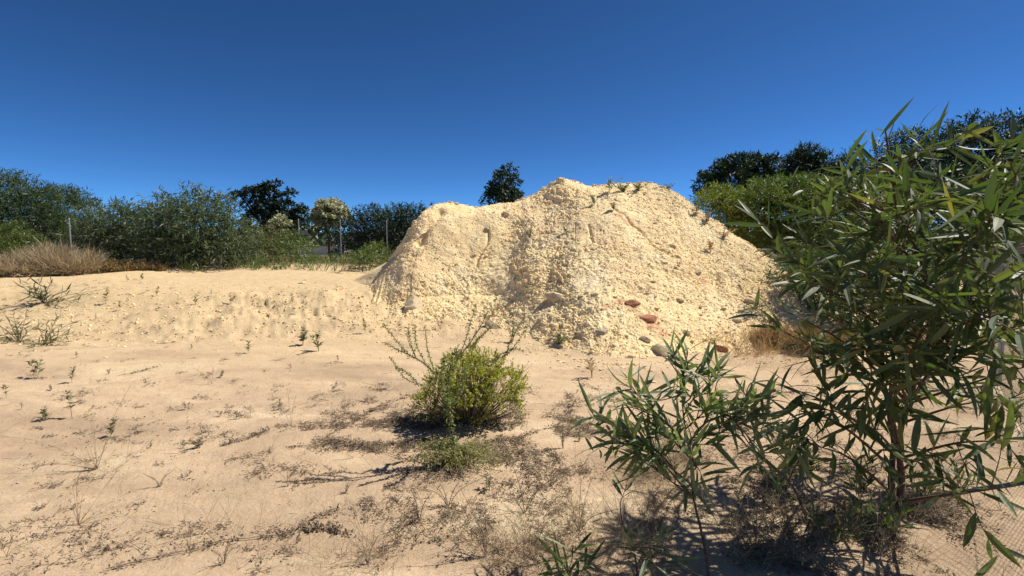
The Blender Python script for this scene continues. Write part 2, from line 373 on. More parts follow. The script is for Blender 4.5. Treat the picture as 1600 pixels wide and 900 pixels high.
front = np.empty((NV, NU, 3))
for k in range(2): front[..., k] = Fr[:, k] + (Rr[:, k] - Fr[:, k]) * Aa
front[..., 2] = Fr[:, 2] + (Rr[:, 2] - Fr[:, 2]) * Bb
vb = np.linspace(0, 1, NB + 1)[1:, None]
back = Rr[None] * (1 - vb[..., None]) + Bk[None] * vb[..., None]; back[..., 2] += .25 * np.sin(vb * math.pi) * np.minimum(1, Rr[None, :, 2] * .4)
Rs = smooth(Rr, 110); wr_ = sstep(.72, 1.0, v)[:, None]
for k in range(3): front[..., k] = (front[..., k] + (Rs[:, k] - Rr[:, k]) * [Aa, Aa, Bb][k] * (1 - wr_))
H = np.concatenate([front, back]); nh, nw_ = H.shape[:2]
def gridn(H):
    du = np.gradient(H, axis=1); dv = np.gradient(H, axis=0); n = norm(np.cross(du, dv)); return n
Nn = gridn(H); q = H.reshape(-1, 3)
vv = np.concatenate([v, 1 + vb[:, 0]])[:, None] * np.ones((1, nw_)); uu = us[None] * np.ones((nh, 1))
edge = sstep(0, .10, vv) * sstep(0, .04, uu) * sstep(1, .96, uu)
fl = vv.reshape(-1); ul = uu.reshape(-1)
st = np.stack([ul * 26, fl * 2.2, np.zeros_like(ul)], -1)
gul = fbm(st + .35 * np.stack([fbm(q * .9, 2, 31)] * 3, -1), 4, 33)
big = fbm(q * .95, 3, 41)
gul = gul * sstep(.14, .28, ul)
w1, wv1 = worley(q * 3.2 + .3 * fbm(q * 3, 2, 3)[:, None], 51); w2, wv2 = worley(q * 8.5, 61); w3, wv3 = worley(q * 17, 71); w4, wv4 = worley(q * 33, 73)
rill = -np.exp(-np.abs(vnoise(np.stack([ul * 60 + fl * 3 * (ul > .6), fl * 3.5, q[:, 0] * .2], -1), 55)) * 9) * sstep(-.2, .3, vnoise(q * .7, 56))
rg_ = 1 / (1 + np.exp(-6 * vnoise(q * .8, 81)))         # patches: rubbly or smooth
crk = -np.abs(vnoise(q * np.array([2.0, 2.0, .9]), 91)); crk = np.exp(crk * 16)
rel = H.reshape(-1, 3) - np.array([0, 0, EYE]); yc_ = rel[:, 1] * cp - rel[:, 2] * sp_; PX = 800 + F * rel[:, 0] / yc_; PY = 450 - F * (rel[:, 1] * sp_ + rel[:, 2] * cp) / yc_
def dline(pts, wob=0):
    d = np.full(len(PX), 1e9); x_ = PX + wob * vnoise(q * 2.3, 12); y_ = PY + wob * vnoise(q * 2.3, 13)
    for (x0, y0), (x1, y1) in zip(pts[:-1], pts[1:]):
        t = np.clip(((x_ - x0) * (x1 - x0) + (y_ - y0) * (y1 - y0)) / ((x1 - x0) ** 2 + (y1 - y0) ** 2), 0, 1)
        d = np.minimum(d, np.hypot(x_ - x0 - t * (x1 - x0), y_ - y0 - t * (y1 - y0)))
    return d
fr_ = (fl < 1)
d1 = dline([(958, 330), (985, 345), (1010, 370), (1035, 392), (1062, 412)], 8); d2 = dline([(922, 352), (925, 380), (932, 405)], 6); d3 = dline([(758, 352), (757, 380), (748, 420), (744, 450)], 7); d4 = dline([(690, 330), (668, 352), (655, 372)], 6); d5 = dline([(606, 430), (612, 460), (622, 485)], 8)
rub = np.exp(-(dline([(818, 355), (830, 400), (856, 440), (900, 480), (880, 510)], 22) / 34) ** 2) + .8 * np.exp(-(dline([(640, 470), (700, 500), (800, 490)], 14) / 22) ** 2) + .6 * np.exp(-(dline([(860, 285), (900, 320)], 10) / 22) ** 2)
smo = np.exp(-(dline([(690, 360), (720, 400), (740, 370), (660, 420)], 10) / 30) ** 2)
w5, wv5 = worley(q * 5.2 + .4 * fbm(q * 4, 3, 8)[:, None], 57)
rgh = (.45 + .75 * rub + .35 * rg_) * (1 - .6 * smo)
disp = .11 * big + .06 * gul + rgh * (.055 * (.5 - w5) * (wv5 > .75) + .045 * (.55 - w2) * (wv2 > .75) + .026 * (.5 - w3) * (wv3 > .6) + .016 * (.5 - w4) * (wv4 > .5) + .062 * fbm(q * np.array([6, 6, 6]) + 1.2 * gul[:, None], 7, 95, .74)) + .03 * rill * (.4 + smo) * sstep(.10, .16, ul)
disp = disp + fr_ * (-.045 * np.exp(-(d1 / 2.4) ** 2) * (vnoise(q * 3, 44) > -.45) - .05 * np.exp(-(d2 / 2.2) ** 2) * (vnoise(q * 3, 45) > -.2) - .06 * np.exp(-(d3 / 2.2) ** 2) * (vnoise(q * 3, 46) > -.3) - .12 * np.exp(-(d4 / 6) ** 2) - .0 * np.exp(-(d5 / 6) ** 2))
disp = disp + .0 * np.exp(-((PX - 880) / 20) ** 2 - ((PY - 290) / 14) ** 2) * fr_
disp = disp * np.where(fl > 1.15, .6, 1) * (.6 + .4 * sstep(.04, .16, ul))
ridge_fade = 1 - .2 * np.exp(-((fl - 1) / .03) ** 2)
H2 = H + Nn * (disp * ridge_fade * edge.reshape(-1)).reshape(nh, nw_, 1) * (1 if Nn[NV // 2, NU // 2, 1] < 0 else -1)
# a diagonal wash-out channel down the right flank
g = Geo(); i = np.arange(nh - 1)[:, None] * nw_; j = np.arange(nw_ - 1)[None]
g.add(H2, [np.stack([i + j, i + j + 1, i + nw_ + j + 1, i + nw_ + j], -1).reshape(-1, 4)])
heap = g.build('earth_heap', MAT['heap'], smooth=False)
tag(heap, 'large heap of pale yellow crumbly earth with a flat-topped ridge', 'earth heap')
Hn = gridn(H2)
if Hn[NV // 2, NU // 2, 1] > 0: Hn = -Hn
def onheap(px, py):
    """nearest front-face point of the heap under this pixel"""
    d = H2[:NV + 1] - np.array([0, 0, EYE]); yc = d[..., 1] * cp - d[..., 2] * sp_; zc = d[..., 1] * sp_ + d[..., 2] * cp
    e = (800 + F * d[..., 0] / yc - px) ** 2 + (450 - F * zc / yc - py) ** 2
    k = np.unravel_index(np.argmin(e), e.shape); return H2[k], Hn[k]
heap.data.materials[0] = heap_mat([(onheap(a, b)[0], r_) for a, b, r_ in [(966, 337, .17), (982, 350, .15), (1006, 494, .15), (1022, 508, .18), (1036, 522, .13), (968, 472, .12), (858, 318, .14), (770, 440, .07), (950, 480, .12), (1100, 440, .12), (990, 480, .12)]])
# ------------------------------------------------------------------ stones
def ico(sub=1):
    import bmesh
    bm = bmesh.new(); bmesh.ops.create_icosphere(bm, subdivisions=sub, radius=1)
    v = np.array([q.co[:] for q in bm.verts]); f = [[a.index for a in t.verts] for t in bm.faces]; bm.free(); return v, f
ICO1, IF1 = ico(1); ICO3, IF3 = ico(3)
def lumpy(k, seed): 
    r = np.random.default_rng(seed); v = ICO1 * (1 + .28 * r.normal(size=(len(ICO1), 1)).clip(-1.2, 1.2)); return v * np.array([1, r.uniform(.6, .95), r.uniform(.5, .8)])
LUMPS = [lumpy(0, s) for s in range(14)]
g = Geo(); n = 15000                                 # loose clods over the heap
vi = (rng.random(n) ** 1.5 * (NV - 6)).astype(int) + 3; ui = (rng.random(n) * (NU - 30)).astype(int) + 15
pos = H2[vi, ui]; sc = .006 + .02 * rng.random(n) ** 6 + .004 * rng.random(n); sc = sc * np.where(rng.random(n) < .02, 2.2, 1) * .8
instance_mesh(g, LUMPS, IF1, pos + Hn[vi, ui] * sc[:, None] * .25, np.stack([sc] * 3, -1), rng.random(n))
n = 420                                               # knobbly lumps along the crest and in the rubble band
vi = np.where(rng.random(n) < .6, NV - 1 - (rng.random(n) ** 2 * 14).astype(int), (rng.random(n) * NV * .5).astype(int) + 20); ui = (rng.random(n) * (NU - 120)).astype(int) + 60; sc = .02 + .04 * rng.random(n) ** 2.5
instance_mesh(g, LUMPS, IF1, H2[vi, ui] + Hn[vi, ui] * sc[:, None] * .1, np.stack([sc, sc, sc * .8], -1), rng.random(n))
n = 3500                                              # and at its foot / on the berm
ui = (rng.random(n) * (NU - 30)).astype(int) + 15; fo = H2[6, ui].copy(); dr = norm(Fr[ui] - Rr[ui]); fo += dr * (rng.random(n)[:, None] ** 2.4) * 1.1; fo[:, 0] += rng.normal(size=n) * .1
fo[:, 2] = terrain(fo[:, 0], fo[:, 1]); sc = .006 + .024 * rng.random(n) ** 5
instance_mesh(g, LUMPS, IF1, fo, np.stack([sc] * 3, -1), rng.random(n))
n = 7000
x = rng.uniform(-9.5, -1.5, n); y = rng.normal(10.1, 1.0, n); sc = .006 + .03 * rng.random(n) ** 6
instance_mesh(g, LUMPS, IF1, np.stack([x, y, terrain(x, y)], -1), np.stack([sc] * 3, -1), rng.random(n))
tag(g.build('loose_clods', MAT['clod']), 'small loose earth clods scattered over the heap and its foot', 'clods', kind='stuff')
g = Geo(); n = 2600
x = rng.uniform(-6, 4.5, n); y = rng.uniform(1.7, 8.5, n); k = vnoise(np.stack([x, y, x * 0], -1) * .8, 5) > -.05; x, y = x[k], y[k]; n = len(x)
sc = .0022 + .008 * rng.random(n) ** 4
instance_mesh(g, LUMPS, IF1, np.stack([x, y, terrain(x, y) + sc * .2], -1), np.stack([sc * 1.3, sc, sc * .7], -1), rng.random(n))
tag(g.build('gravel', MAT['stone']), 'fine pale grit strewn over the trodden sand', 'gravel', kind='stuff')
HEAP_MARKS = [(988, 474, 'the long reddish stone'), (768, 515, 'the tan wedge-shaped stone'), (645, 478, 'the large yellow stone'), (880, 280, 'the knobbly peak block'), (867, 464, 'the rounded tan boulder'), (1037, 553, 'the tilted pale slab'), (1090, 425, 'the small tan right flank stone'), (1013, 499, 'the dark red-brown stone'), (1128, 548, 'the red pointed stone'), (790, 334, 'the stone below the saddle'), (943, 520, 'the lower grey stone'), (1000, 295, 'the wide ridge weeds')]
SAND_MARKS = [(485, 540, 'the pair of green weeds'), (113, 655, 'the tallest seedling'), (152, 733, 'the upper dry stalk fan'), (730, 610, 'the green bush'), (470, 443, 'the rounded stone on the bank'), (571, 521, 'the single upright weed by the heap'), (388, 552, 'the flat-topped pale weed'), (60, 450, 'the dark lying branch'), (173, 683, 'the top-heavy seedling'), (331, 600, 'the three bare sticks'), (380, 690, 'the brown leafy trail'), (1037, 553, 'the tilted slab'), (925, 590, 'the dry branching weed'), (216, 582, 'the short dark trail'), (455, 665, 'the thin stalks'), (54, 593, 'the bushy left seedling'), (710, 730, 'the spindly shrub')]
USED = set()
def near_label(base, a, b, marks):
    for x, y, nm in sorted(marks, key=lambda q_: (q_[0] - a) ** 2 + (q_[1] - b) ** 2):
        d = ('left of' if a < x else 'right of') if abs(a - x) > abs(b - y) else ('above' if b < y else 'below')
        for far in ('just ', 'further '):
            t = base + ' ' + far + d + ' ' + nm
            if t not in USED: USED.add(t); return t
    return base
def stone(px, py, rpx, mat, label, group=None, flat=.65, seed=0, where='h', name='stone'):
    if where == 'h': p, nn = onheap(px, py)
    else: p = onground(px, py)
    s = rpx * p[1] / F
    r = np.random.default_rng(seed + int(px * 7 + py)); v = ICO3.copy()
    for _ in range(9):                                 # chop facets
        d = r.normal(size=3); d /= np.linalg.norm(d); h = r.uniform(.55, .85); o = v @ d; m = o > h; v[m] -= (o[m] - h)[:, None] * d
    v = v * (1 + .16 * fbm(v * 2.0 + px, 4, 9, .6)[:, None]); a = r.random() * 6.28
    v = v * np.array([1.25, .85, flat]); v = np.stack([v[:, 0] * math.cos(a * .15) - v[:, 1] * math.sin(a * .15), v[:, 1], v[:, 2] + .2 * v[:, 0] * math.sin(a)], -1)
    g = Geo(); g.add(v * s + p, [np.array(IF3)], r.uniform(.3, 1)); o = g.build(name, mat, origin=p)
    return tag(o, label, 'stone', group)
stone(988, 474, 11, MAT['rstone'], 'long reddish stone embedded midway on the heap slope')
stone(1013, 499, 12, MAT['rstone'], 'dark red-brown stone low on the heap beside the orange streak')
stone(1128, 548, 11, MAT['rstone'], 'red pointed stone at the right foot of the heap', flat=.9)
stone(1037, 553, 18, MAT['stone'], 'pale slab stone tilted at the foot of the heap behind the sapling', flat=.95)
stone(768, 515, 17, MAT['stone'], 'tall tan wedge-shaped stone at the foot of the heap above the bush', flat=1.1)
stone(645, 478, 15, MAT['stone'], 'large yellow stone with a shaded left side near the heap left foot', flat=1.1)
stone(777, 532, 11, MAT['stone'], 'flat tan stone lying on sand in front of the wedge stone', flat=.45)
stone(793, 531, 4, MAT['rstone'], 'tiny red stone touching the flat tan stone')
stone(690, 512, 8, MAT['gstone'], 'small greyish-white stone at the heap foot left of the wedge stone')
stone(867, 464, 14, MAT['stone'], 'rounded tan boulder half buried low in the heap centre', flat=.9)
stone(943, 520, 9, MAT['gstone'], 'grey stone on the lower centre slope of the heap')
stone(790, 334, 6, MAT['stone'], 'tan stone just below the saddle of the heap ridge')
stone(760, 358, 4, MAT['gstone'], 'small dark-sided stone high on the heap cliff face')
stone(1090, 425, 7, MAT['stone'], 'small tan stone high on the right flank of the heap')
stone(1008, 530, 8, MAT['stone'], 'white stone at the base of the heap above the sapling', flat=.8)
stone(874, 284, 7, MAT['clod'], 'pale knobbly block on the highest point of the heap', flat=1.0)
stone(470, 443, 7, MAT['stone'], 'rounded stone on top of the low sandy bank', where='g')
stone(885, 413, 6, MAT['stone'], 'small tan stone on the upper centre slope of the heap')
for k, (a, b) in enumerate([(1040, 410), (930, 460), (1060, 470), (905, 520), (845, 500), (1100, 500), (1200, 520), (1150, 500), (725, 470), (820, 440), (960, 540), (1075, 520), (1170, 470), (1020, 440), (1010, 460), (905, 350), (1050, 385), (985, 560), (925, 550), (860, 530), (735, 500), (1180, 530)]):
    stone(a, b, 3.5 + (k * 37 % 5), MAT['stone'] if k % 3 else MAT['clod'], near_label('small pale lump in the heap surface', a, b, HEAP_MARKS), 'small lumps on the heap')
# ------------------------------------------------------------------ trees and shrubs (background)
def crown_pts(rg_, blobs, n, shell=.55, up=.5, low=-.75):
    bl = np.array(blobs); wt = bl[:, 3] ** 2; k = rg_.choice(len(bl), n, p=wt / wt.sum())
    d = norm(rg_.normal(size=(n, 3))); d[:, 2] = np.where(d[:, 2] < low, -d[:, 2], d[:, 2])
    rr = bl[k, 3] * (shell + (1 - shell) * rg_.random(n) ** .6) * (1 + .16 * vnoise(d * 2.3 + k[:, None] * 3.7, 5))
    p = bl[k, :3] + d * rr[:, None] * np.stack([np.ones(n), np.ones(n), bl[k, 4]], -1)
    D = norm(d + np.array([0, 0, up]) + rg_.normal(size=(n, 3)) * .35)
    return p, D
def sprays(g, p, D, nl, sl, L, W, droop=.25, spread=.8, zmin=None):
    n = len(p); t = (np.arange(nl) + .5) / nl
    base = p[:, None] + D[:, None] * (t[None, :, None] * sl) ; base[..., 2] -= droop * sl * t[None] ** 2
    d = norm(D[:, None] + rng.normal(size=(n, nl, 3)) * spread); d[..., 2] -= droop
    base = base.reshape(-1, 3); d = norm(d.reshape(-1, 3)); up = norm(rng.normal(size=d.shape) * .6 + np.array([0, 0, 1.0]))
    tint = np.repeat(rng.random(n), nl) * .6 + rng.random(n * nl) * .4
    if zmin is not None: k = base[:, 2] > zmin; base, d, up, tint = base[k], d[k], up[k], tint[k]
    leaves(g, base, d, up, L * (.7 + .6 * rng.random(len(base))), W * (.7 + .6 * rng.random(len(base))), .12, 1, tint)
def bgtree(name, label, cat, Y, blobs, mat, L, W, dens=1.0, sl=.5, nl=9, droop=.25, up=.5, shell=.5, base=None, trunk_r=.1, fl=1.0, group=None, spread=.8, basez=None, extra=None, low=-.75, bmat='bark'):
    B = []
    for k, b in enumerate(blobs):
        c = P(b[0], b[1], Y + (b[3] if len(b) > 3 else ((k * 0.618) % 1 - .5) * 1.2)); c[2] -= (.6 * sl if sl >= .5 else 0); B.append([*c, b[2] * c[1] / F, b[4] if len(b) > 4 else fl])
    B = np.array(B); bx, by = (np.average(B[:, 0], weights=B[:, 3]), Y) if base is None else (P(base, 400, Y)[0], Y)
    bz = ground_z(bx, by) if basez is None else basez
    o = empty(name, (bx, by, bz), label, cat, group)
    org = np.array([bx, by, bz])
    area = 4 * math.pi * (B[:, 3] ** 2).sum(); n = int(area * dens * 1.25 / (L * W * .5 * nl))
    g = Geo(); p, D = crown_pts(rng, B, n, shell, up, low); p = p - org
    sprays(g, p, D, nl, sl, L, W, droop, spread, zmin=.02)
    g.build('crown', mat, o)
    if cat == 'shrub': trunk_r = min(trunk_r, .035 if name != 'low_shrub' else .014)
    t = Geo(); low_ = B[:, 2].min() - bz
    top = np.array([0, 0, max(.4, low_ * .7)])
    tube(t, curve([[0, 0, -.3], [.05, 0, top[2] * .5], top], 6), np.linspace(trunk_r * 1.4, trunk_r, 7), 7)
    for b in B:
        e = b[:3] - org; m = top * .5 + e * .5 + np.array([0, 0, -.12 * b[3]])
        tube(t, curve([top * .9, m, e + [0, 0, b[3] * .5]], 7), np.linspace(trunk_r * .6, trunk_r * .08, 9)[:8] if False else np.linspace(trunk_r * .6, trunk_r * .1, len(curve([top * .9, m, e], 7))), 5)
    t.build('trunk', MAT[bmat], o)
    if extra:
        g2 = Geo(); p, D = crown_pts(rng, B, extra[1], .93, .5, -.3); p = p - org
        sprays(g2, p, D, extra[3], extra[2] * 1.5, extra[2], extra[2] * .75, .1, 1.2); g2.build('blossom', extra[0], o)
    return o
T = bgtree
T('acacia_tree', 'tall dark acacia cut by the left edge of the photo', 'tree', 21, [(-15, 314, 46.800000000000004), (25, 297, 28.8), (35, 339, 40.5), (-30, 359, 45.0), (62, 309, 25.2), (20, 379, 36.0), (78, 354, 31.5)], MAT['aca_mid'], .2, .035, .75, .7)
T('acacia_tree', 'dark tree with layered drooping branches beside the left edge acacia', 'tree', 23, [(92, 304, 21.6, 0, 0.7), (120, 301, 15.3, 0, 0.5), (143, 316, 12.6, 0, 0.45), (105, 334, 30.6), (110, 369, 34.2), (155, 329, 9.0, 0, 0.5), (75, 374, 31.5)], MAT['aca_mid'], .2, .04, .7, .5)
T('acacia_shrub', 'low broad acacia shrub just right of the left fence post', 'shrub', 18.5, [(150,360,32),(178,340,24),(205,338,25),(225,360,38),(175,385,32),(212,392,30),(248,385,30),(140,385,24)], MAT['grey'], .2, .038, .8, .65)
T('acacia_shrub', 'bushy acacia shrub with plume-like tops left of the umbrella tree', 'shrub', 17, [(262,322,24),(290,308,19),(322,312,20),(350,320,16),(280,350,40),(328,350,36),(362,365,30),(262,385,32),(300,392,30),(345,393,28),(375,390,18)], MAT['grey'], .2, .038, .8, .75)
T('umbrella_tree', 'dark green tree with flat layered crown against the sky', 'tree', 36, [(374,307,11,0,.5),(390,300,11,0,.5),(408,297,11,0,.5),(420,292,9,0,.5),(430,288,7,0,.5),(421,302,12,0,.5),(453,302,9,0,.5),(440,309,10,0,.5),(400,313,10,0,.5),(470,326,8,0,.5),(468,338,13,0,.6),(415,325,20,0,.6),(442,332,22,0,.7),(385,322,9,0,.5),(400,345,24,0,.8),(440,352,24,0,.8),(468,350,12,0,.7)], MAT['dark'], .2, .1, 1.0, .25, base=425, trunk_r=.25, shell=.3)
T('flowering_tree', 'round-crowned street tree covered in cream blossom', 'tree', 27, [(515,336,19),(502,340,12),(529,338,13),(514,348,15),(520,328,10)], MAT['mid'], .2, .07, 1.0, .3, base=514, trunk_r=.07, extra=(MAT['white'], 900, .15, 5))
T('flowering_tree', 'small cream-flowering tree left of the larger blossoming one', 'tree', 29, [(437,349,8),(430,352,6),(446,352,6),(438,345,6)], MAT['mid'], .16, .06, 1.0, .25, base=437, trunk_r=.05, extra=(MAT['white'], 150, .12, 4))
T('dark_shrub', 'dark green shrub directly right of the blossoming tree', 'shrub', 24, [(552,358,24),(578,345,26),(600,360,30),(560,382,26),(592,335,14)], MAT['dark'], .2, .045, .8, .65)
T('dark_shrub', 'dark shrub with feathery top against the left shoulder of the heap', 'shrub', 23, [(622,342,24),(648,338,20),(664,335,14),(640,365,32),(612,378,28),(670,360,26),(630,328,10)], MAT['dark'], .2, .045, .75, .75)
T('conical_tree', 'lone dark conical tree rising behind the saddle of the heap', 'tree', 30, [(797,268,7),(790,277,11),(783,289,14),(800,288,12),(774,302,13),(793,303,16),(807,306,10),(768,312,12),(785,316,20),(808,318,14)], MAT['dark'], .22, .09, .85, .35, base=787, trunk_r=.14)
T('low_shrub', 'olive-green low shrub under the umbrella tree behind the fence', 'shrub', 19, [(395,382,18),(418,380,16),(412,397,18),(440,388,16)], MAT['olive'], .13, .035, .7, .45)
T('low_shrub', 'loose olive shrub in front of the pale rubble', 'shrub', 18, [(460,386,14),(473,396,15),(448,400,16)], MAT['mid'], .13, .035, .7, .45)
T('low_shrub', 'small leafy shrub between two fence posts left of the heap', 'shrub', 16.5, [(572,405,13),(592,400,14),(560,413,9),(610,408,11)], MAT['mid'], .12, .035, .7, .35)
T('low_shrub', 'low weed clump just left of the heap foot', 'shrub', 15.4, [(540,415,7),(553,417,7),(585,420,8)], MAT['olive'], .10, .025, .6, .3)
T('low_shrub', 'green shrub at the left edge behind the dry grass', 'shrub', 16.5, [(10,385,28),(-25,395,30),(40,392,20)], MAT['mid'], .15, .03, .8, .4)
# right side
T('pine_tree', 'dome-shaped dark pine at the left end of the right tree line', 'tree', 33, [(1103,290,15),(1125,275,18),(1150,266,19),(1176,264,18),(1203,268,20),(1140,290,28),(1185,290,30),(1110,305,20)], MAT['dark'], .3, .08, 1.15, .4, up=.8, base=1160, trunk_r=.25)
T('round_tree', 'dense rounded tree right of the dome-shaped pine', 'tree', 29, [(1260,245,21),(1243,258,20),(1280,255,20),(1262,275,32),(1292,280,20),(1235,285,22)], MAT['dark'], .24, .06, 1.1, .5, base=1262, trunk_r=.25)
T('ragged_tree', 'thin ragged tree between the round tree and the tall trees', 'tree', 27, [(1328,238,9),(1322,255,14),(1345,268,18),(1312,280,20),(1345,295,28)], MAT['dark'], .22, .06, .75, .5, base=1330, trunk_r=.15)
T('tall_tree', 'tall dark tree above the acacia, leftmost of the high right trees', 'tree', 23, [(1425, 219, 20.46), (1402, 229, 18.6), (1445, 229, 18.6), (1395, 259, 24.18), (1430, 264, 33.480000000000004), (1460, 284, 33.480000000000004), (1380, 289, 23.25), (1410, 304, 37.2)], MAT['dark'], .2, .05, .75, .65, base=1425, trunk_r=.22)
T('tall_tree', 'tall dark tree in the middle of the high right trees', 'tree', 22, [(1478, 219, 18.6), (1495, 202, 14.88), (1520, 194, 17.67), (1498, 229, 27.900000000000002), (1530, 229, 27.900000000000002), (1480, 269, 37.2), (1530, 279, 40.92)], MAT['dark'], .2, .05, .75, .65, base=1505, trunk_r=.22)
T('tall_tree', 'tall dark tree at the right edge of the photo', 'tree', 21, [(1548, 194, 16.740000000000002), (1575, 200, 22.32), (1602, 204, 26.040000000000003), (1635, 209, 31.62), (1570, 239, 29.76), (1620, 254, 40.92), (1575, 284, 40.92)], MAT['dark'], .2, .05, .75, .65, base=1600, trunk_r=.22)
T('yellow_green_shrub', 'yellow-green shrub beside the upper right slope of the heap', 'shrub', 15.5, [(1118,318,18),(1140,325,22),(1165,330,26),(1105,325,14),(1130,345,28),(1160,365,34)], MAT['yel'], .14, .03, .9, .4)
T('yellow_green_shrub', 'broad green shrub on the bank under the round tree', 'shrub', 15, [(1190,318,26),(1215,312,24),(1245,310,26),(1275,312,26),(1205,350,38),(1250,350,42),(1290,345,36),(1220,395,44),(1270,400,44)], MAT['mid'], .14, .032, .95, .4)
T('yellow_green_shrub', 'green shrub on the bank under the tall trees', 'shrub', 13.5, [(1320,320,26),(1350,312,26),(1385,310,28),(1330,355,38),(1375,360,44),(1320,400,40),(1380,410,46)], MAT['mid'], .13, .03, .9, .4)
T('yellow_green_shrub', 'wide shrub behind the wire fence at the right', 'shrub', 14.5, [(1430,310,34),(1470,305,36),(1510,310,36),(1550,305,36),(1590,310,38),(1450,360,44),(1510,365,46),(1570,360,46),(1620,340,44)], MAT['dark'], .14, .035, .85, .4)
T('leafy_shrub', 'leafy green shrub touching the right foot of the heap', 'shrub', 9.6, [(1235,435,20),(1262,415,24),(1290,430,30),(1260,465,28),(1300,475,32),(1325,445,30),(1285,510,24)], MAT['aca_mid'], .13, .022, .85, .35, droop=.35)
T('leafy_shrub', 'darker shrub behind the young acacia trunk', 'shrub', 9.2, [(1360,420,36),(1400,440,40),(1440,420,40),(1370,480,34),(1420,490,34)], MAT['aca_mid'], .13, .022, .75, .35, droop=.35)
# distant scrub as one mass
g = Geo(); n = 900; x = rng.uniform(-190, 190, n); y = rng.uniform(70, 130, n); hgt = rng.uniform(1.2, 3.4, n)
B = np.stack([x, y, 1.0 + hgt * .45, hgt * .8, np.full(n, .8)], -1); p, D = crown_pts(rng, B, 60000, .5, .5)
sprays(g, p, D, 1, .5, 1.3, .55, .1, .8, zmin=1.0)
tag(g.build('distant_scrub', MAT['dark']), 'far dark scrub closing the horizon', 'scrub', kind='stuff')
# ------------------------------------------------------------------ far road, rubble, house
def box(g, c, s, rz=0.0, tint=.5):
    v = np.array([[a, b, d] for a in (-.5, .5) for b in (-.5, .5) for d in (-.5, .5)]) * s
    v = np.stack([v[:, 0] * math.cos(rz) - v[:, 1] * math.sin(rz), v[:, 0] * math.sin(rz) + v[:, 1] * math.cos(rz), v[:, 2]], -1) + c
    g.add(v, [np.array([[0, 1, 3, 2], [4, 6, 7, 5], [0, 4, 5, 1], [2, 3, 7, 6], [0, 2, 6, 4], [1, 5, 7, 3]])], tint)
g = Geo(); xs = np.linspace(-60, 10, 40)
for k in range(39):
    a, b = xs[k], xs[k + 1]; q_ = [[a, 40 - a * .1, 0], [b, 40 - b * .1, 0], [b, 46 - b * .1, 0], [a, 46 - a * .1, 0]]
    q_ = np.array(q_); q_[:, 2] = 1.055; g.add(q_, [[[0, 1, 2, 3]]])
tag(g.build('road', MAT['asphalt']), 'grey street beyond the fence', None, kind='structure')
c = P(505, 387, 36); o = empty('garden_wall', (c[0], c[1], 1.0), 'low pale masonry wall glimpsed beyond the fence', 'wall')
g = Geo(); box(g, np.array([0, 0, .2]), np.array([3.0, .25, .75])); g.build('wall', MAT['plaster'], o)
g = Geo(); box(g, np.array([0, 0, .6]), np.array([3.1, .34, .06])); g.build('coping', MAT['stone'], o)
c = P(470, 356, 95); o = empty('house', (c[0], c[1], 1.0), 'small white house partly hidden behind the umbrella tree', 'house')
g = Geo(); box(g, np.array([0, 0, 1.7]), np.array([5, 5, 3.6])); g.build('wall', MAT['plaster'], o)
g = Geo(); g.add([[-2.8, -2.8, 3.52], [2.8, -2.8, 3.52], [2.8, 2.8, 3.52], [-2.8, 2.8, 3.52], [-2.8, 0, 4.2], [2.8, 0, 4.2]], [[[0, 1, 5, 4], [2, 3, 4, 5]], [[0, 4, 3], [1, 2, 5]], [[0, 3, 2, 1]]]); g.build('roof', MAT['stone'], o)
for xx in (-1.6, 1.4):
    g = Geo(); box(g, np.array([xx, -2.52, 2.1]), np.array([.9, .06, 1.1])); g.build('window', MAT['asphalt'], o)
# ------------------------------------------------------------------ wire fences
def fence(name, label, pts, hgt, pitch, wr, pr, sub=3.0, postskip=()):
    pts = [np.array(q, float) for q in pts]; L = 0
    o = empty(name, (pts[0][0], pts[0][1], ground_z(pts[0][0], pts[0][1])), label, 'fence'); org = np.array(o.location)
    seg = np.concatenate([[0], np.cumsum([np.linalg.norm(pts[k + 1] - pts[k]) for k in range(len(pts) - 1)])])
    px_ = np.array(pts)
    def at(s): 
        x = np.interp(s, seg, px_[:, 0]); y = np.interp(s, seg, px_[:, 1]); return np.stack([x, y, terrain(np.atleast_1d(x), np.atleast_1d(y)).reshape(np.shape(x))], -1)
    for k in range(len(pts)):
        g = Geo(); b = at(seg[k]) - org
        tube(g, [b + [0, 0, -.1], b + [0, 0, hgt * .5], b + [0, 0, hgt + .05]], pr, 10)
        tube(g, [b + [0, 0, hgt + .05], b + [0, 0, hgt + .075]], [pr * 1.15, pr * .6], 10); g.build('post', MAT['steel'], o)
    g = Geo(); n = int(seg[-1] / pitch)
    m = 8
    for sgn in (1, -1):
        s0 = np.arange(-int(hgt / pitch) - 1, n + int(hgt / pitch) + 1) * pitch
        for s in s0:
            t = np.linspace(0, 1, m); ss = s + sgn * t * hgt + (0 if sgn > 0 else 0); zz = t * hgt
            k = (ss >= 0) & (ss <= seg[-1])
            if k.sum() < 2: continue
            q_ = at(ss[k]); q_[:, 2] += zz[k] + .02; q_ = q_ - org; q_[:, 1] += sgn * wr * 1.1
            tube(g, q_, wr, 3)
    g.build('wire_mesh', MAT['wire'], o)
    for zz in (.03, hgt * .5, hgt):
        g = Geo(); ss = np.linspace(0, seg[-1], max(12, int(seg[-1]))); q_ = at(ss); q_[:, 2] += zz; tube(g, q_ - org, wr * 1.5, 4); g.build('line_wire', MAT['wire'], o)
    return o
def XY(px, Y): c = P(px, 400, Y); return (c[0], c[1])
fence('wire_fence', 'chain link fence on thin steel posts in front of the left trees', [XY(-60, 15.2), XY(112, 15.8), XY(262, 17.8), XY(396, 18.4), XY(468, 19.4), XY(533, 20.2), XY(605, 21), XY(690, 22)], 1.55, .10, .0009, .02)
d = norm(np.array([2.75, 3.35])); f0 = np.array([3.08, 2.72])
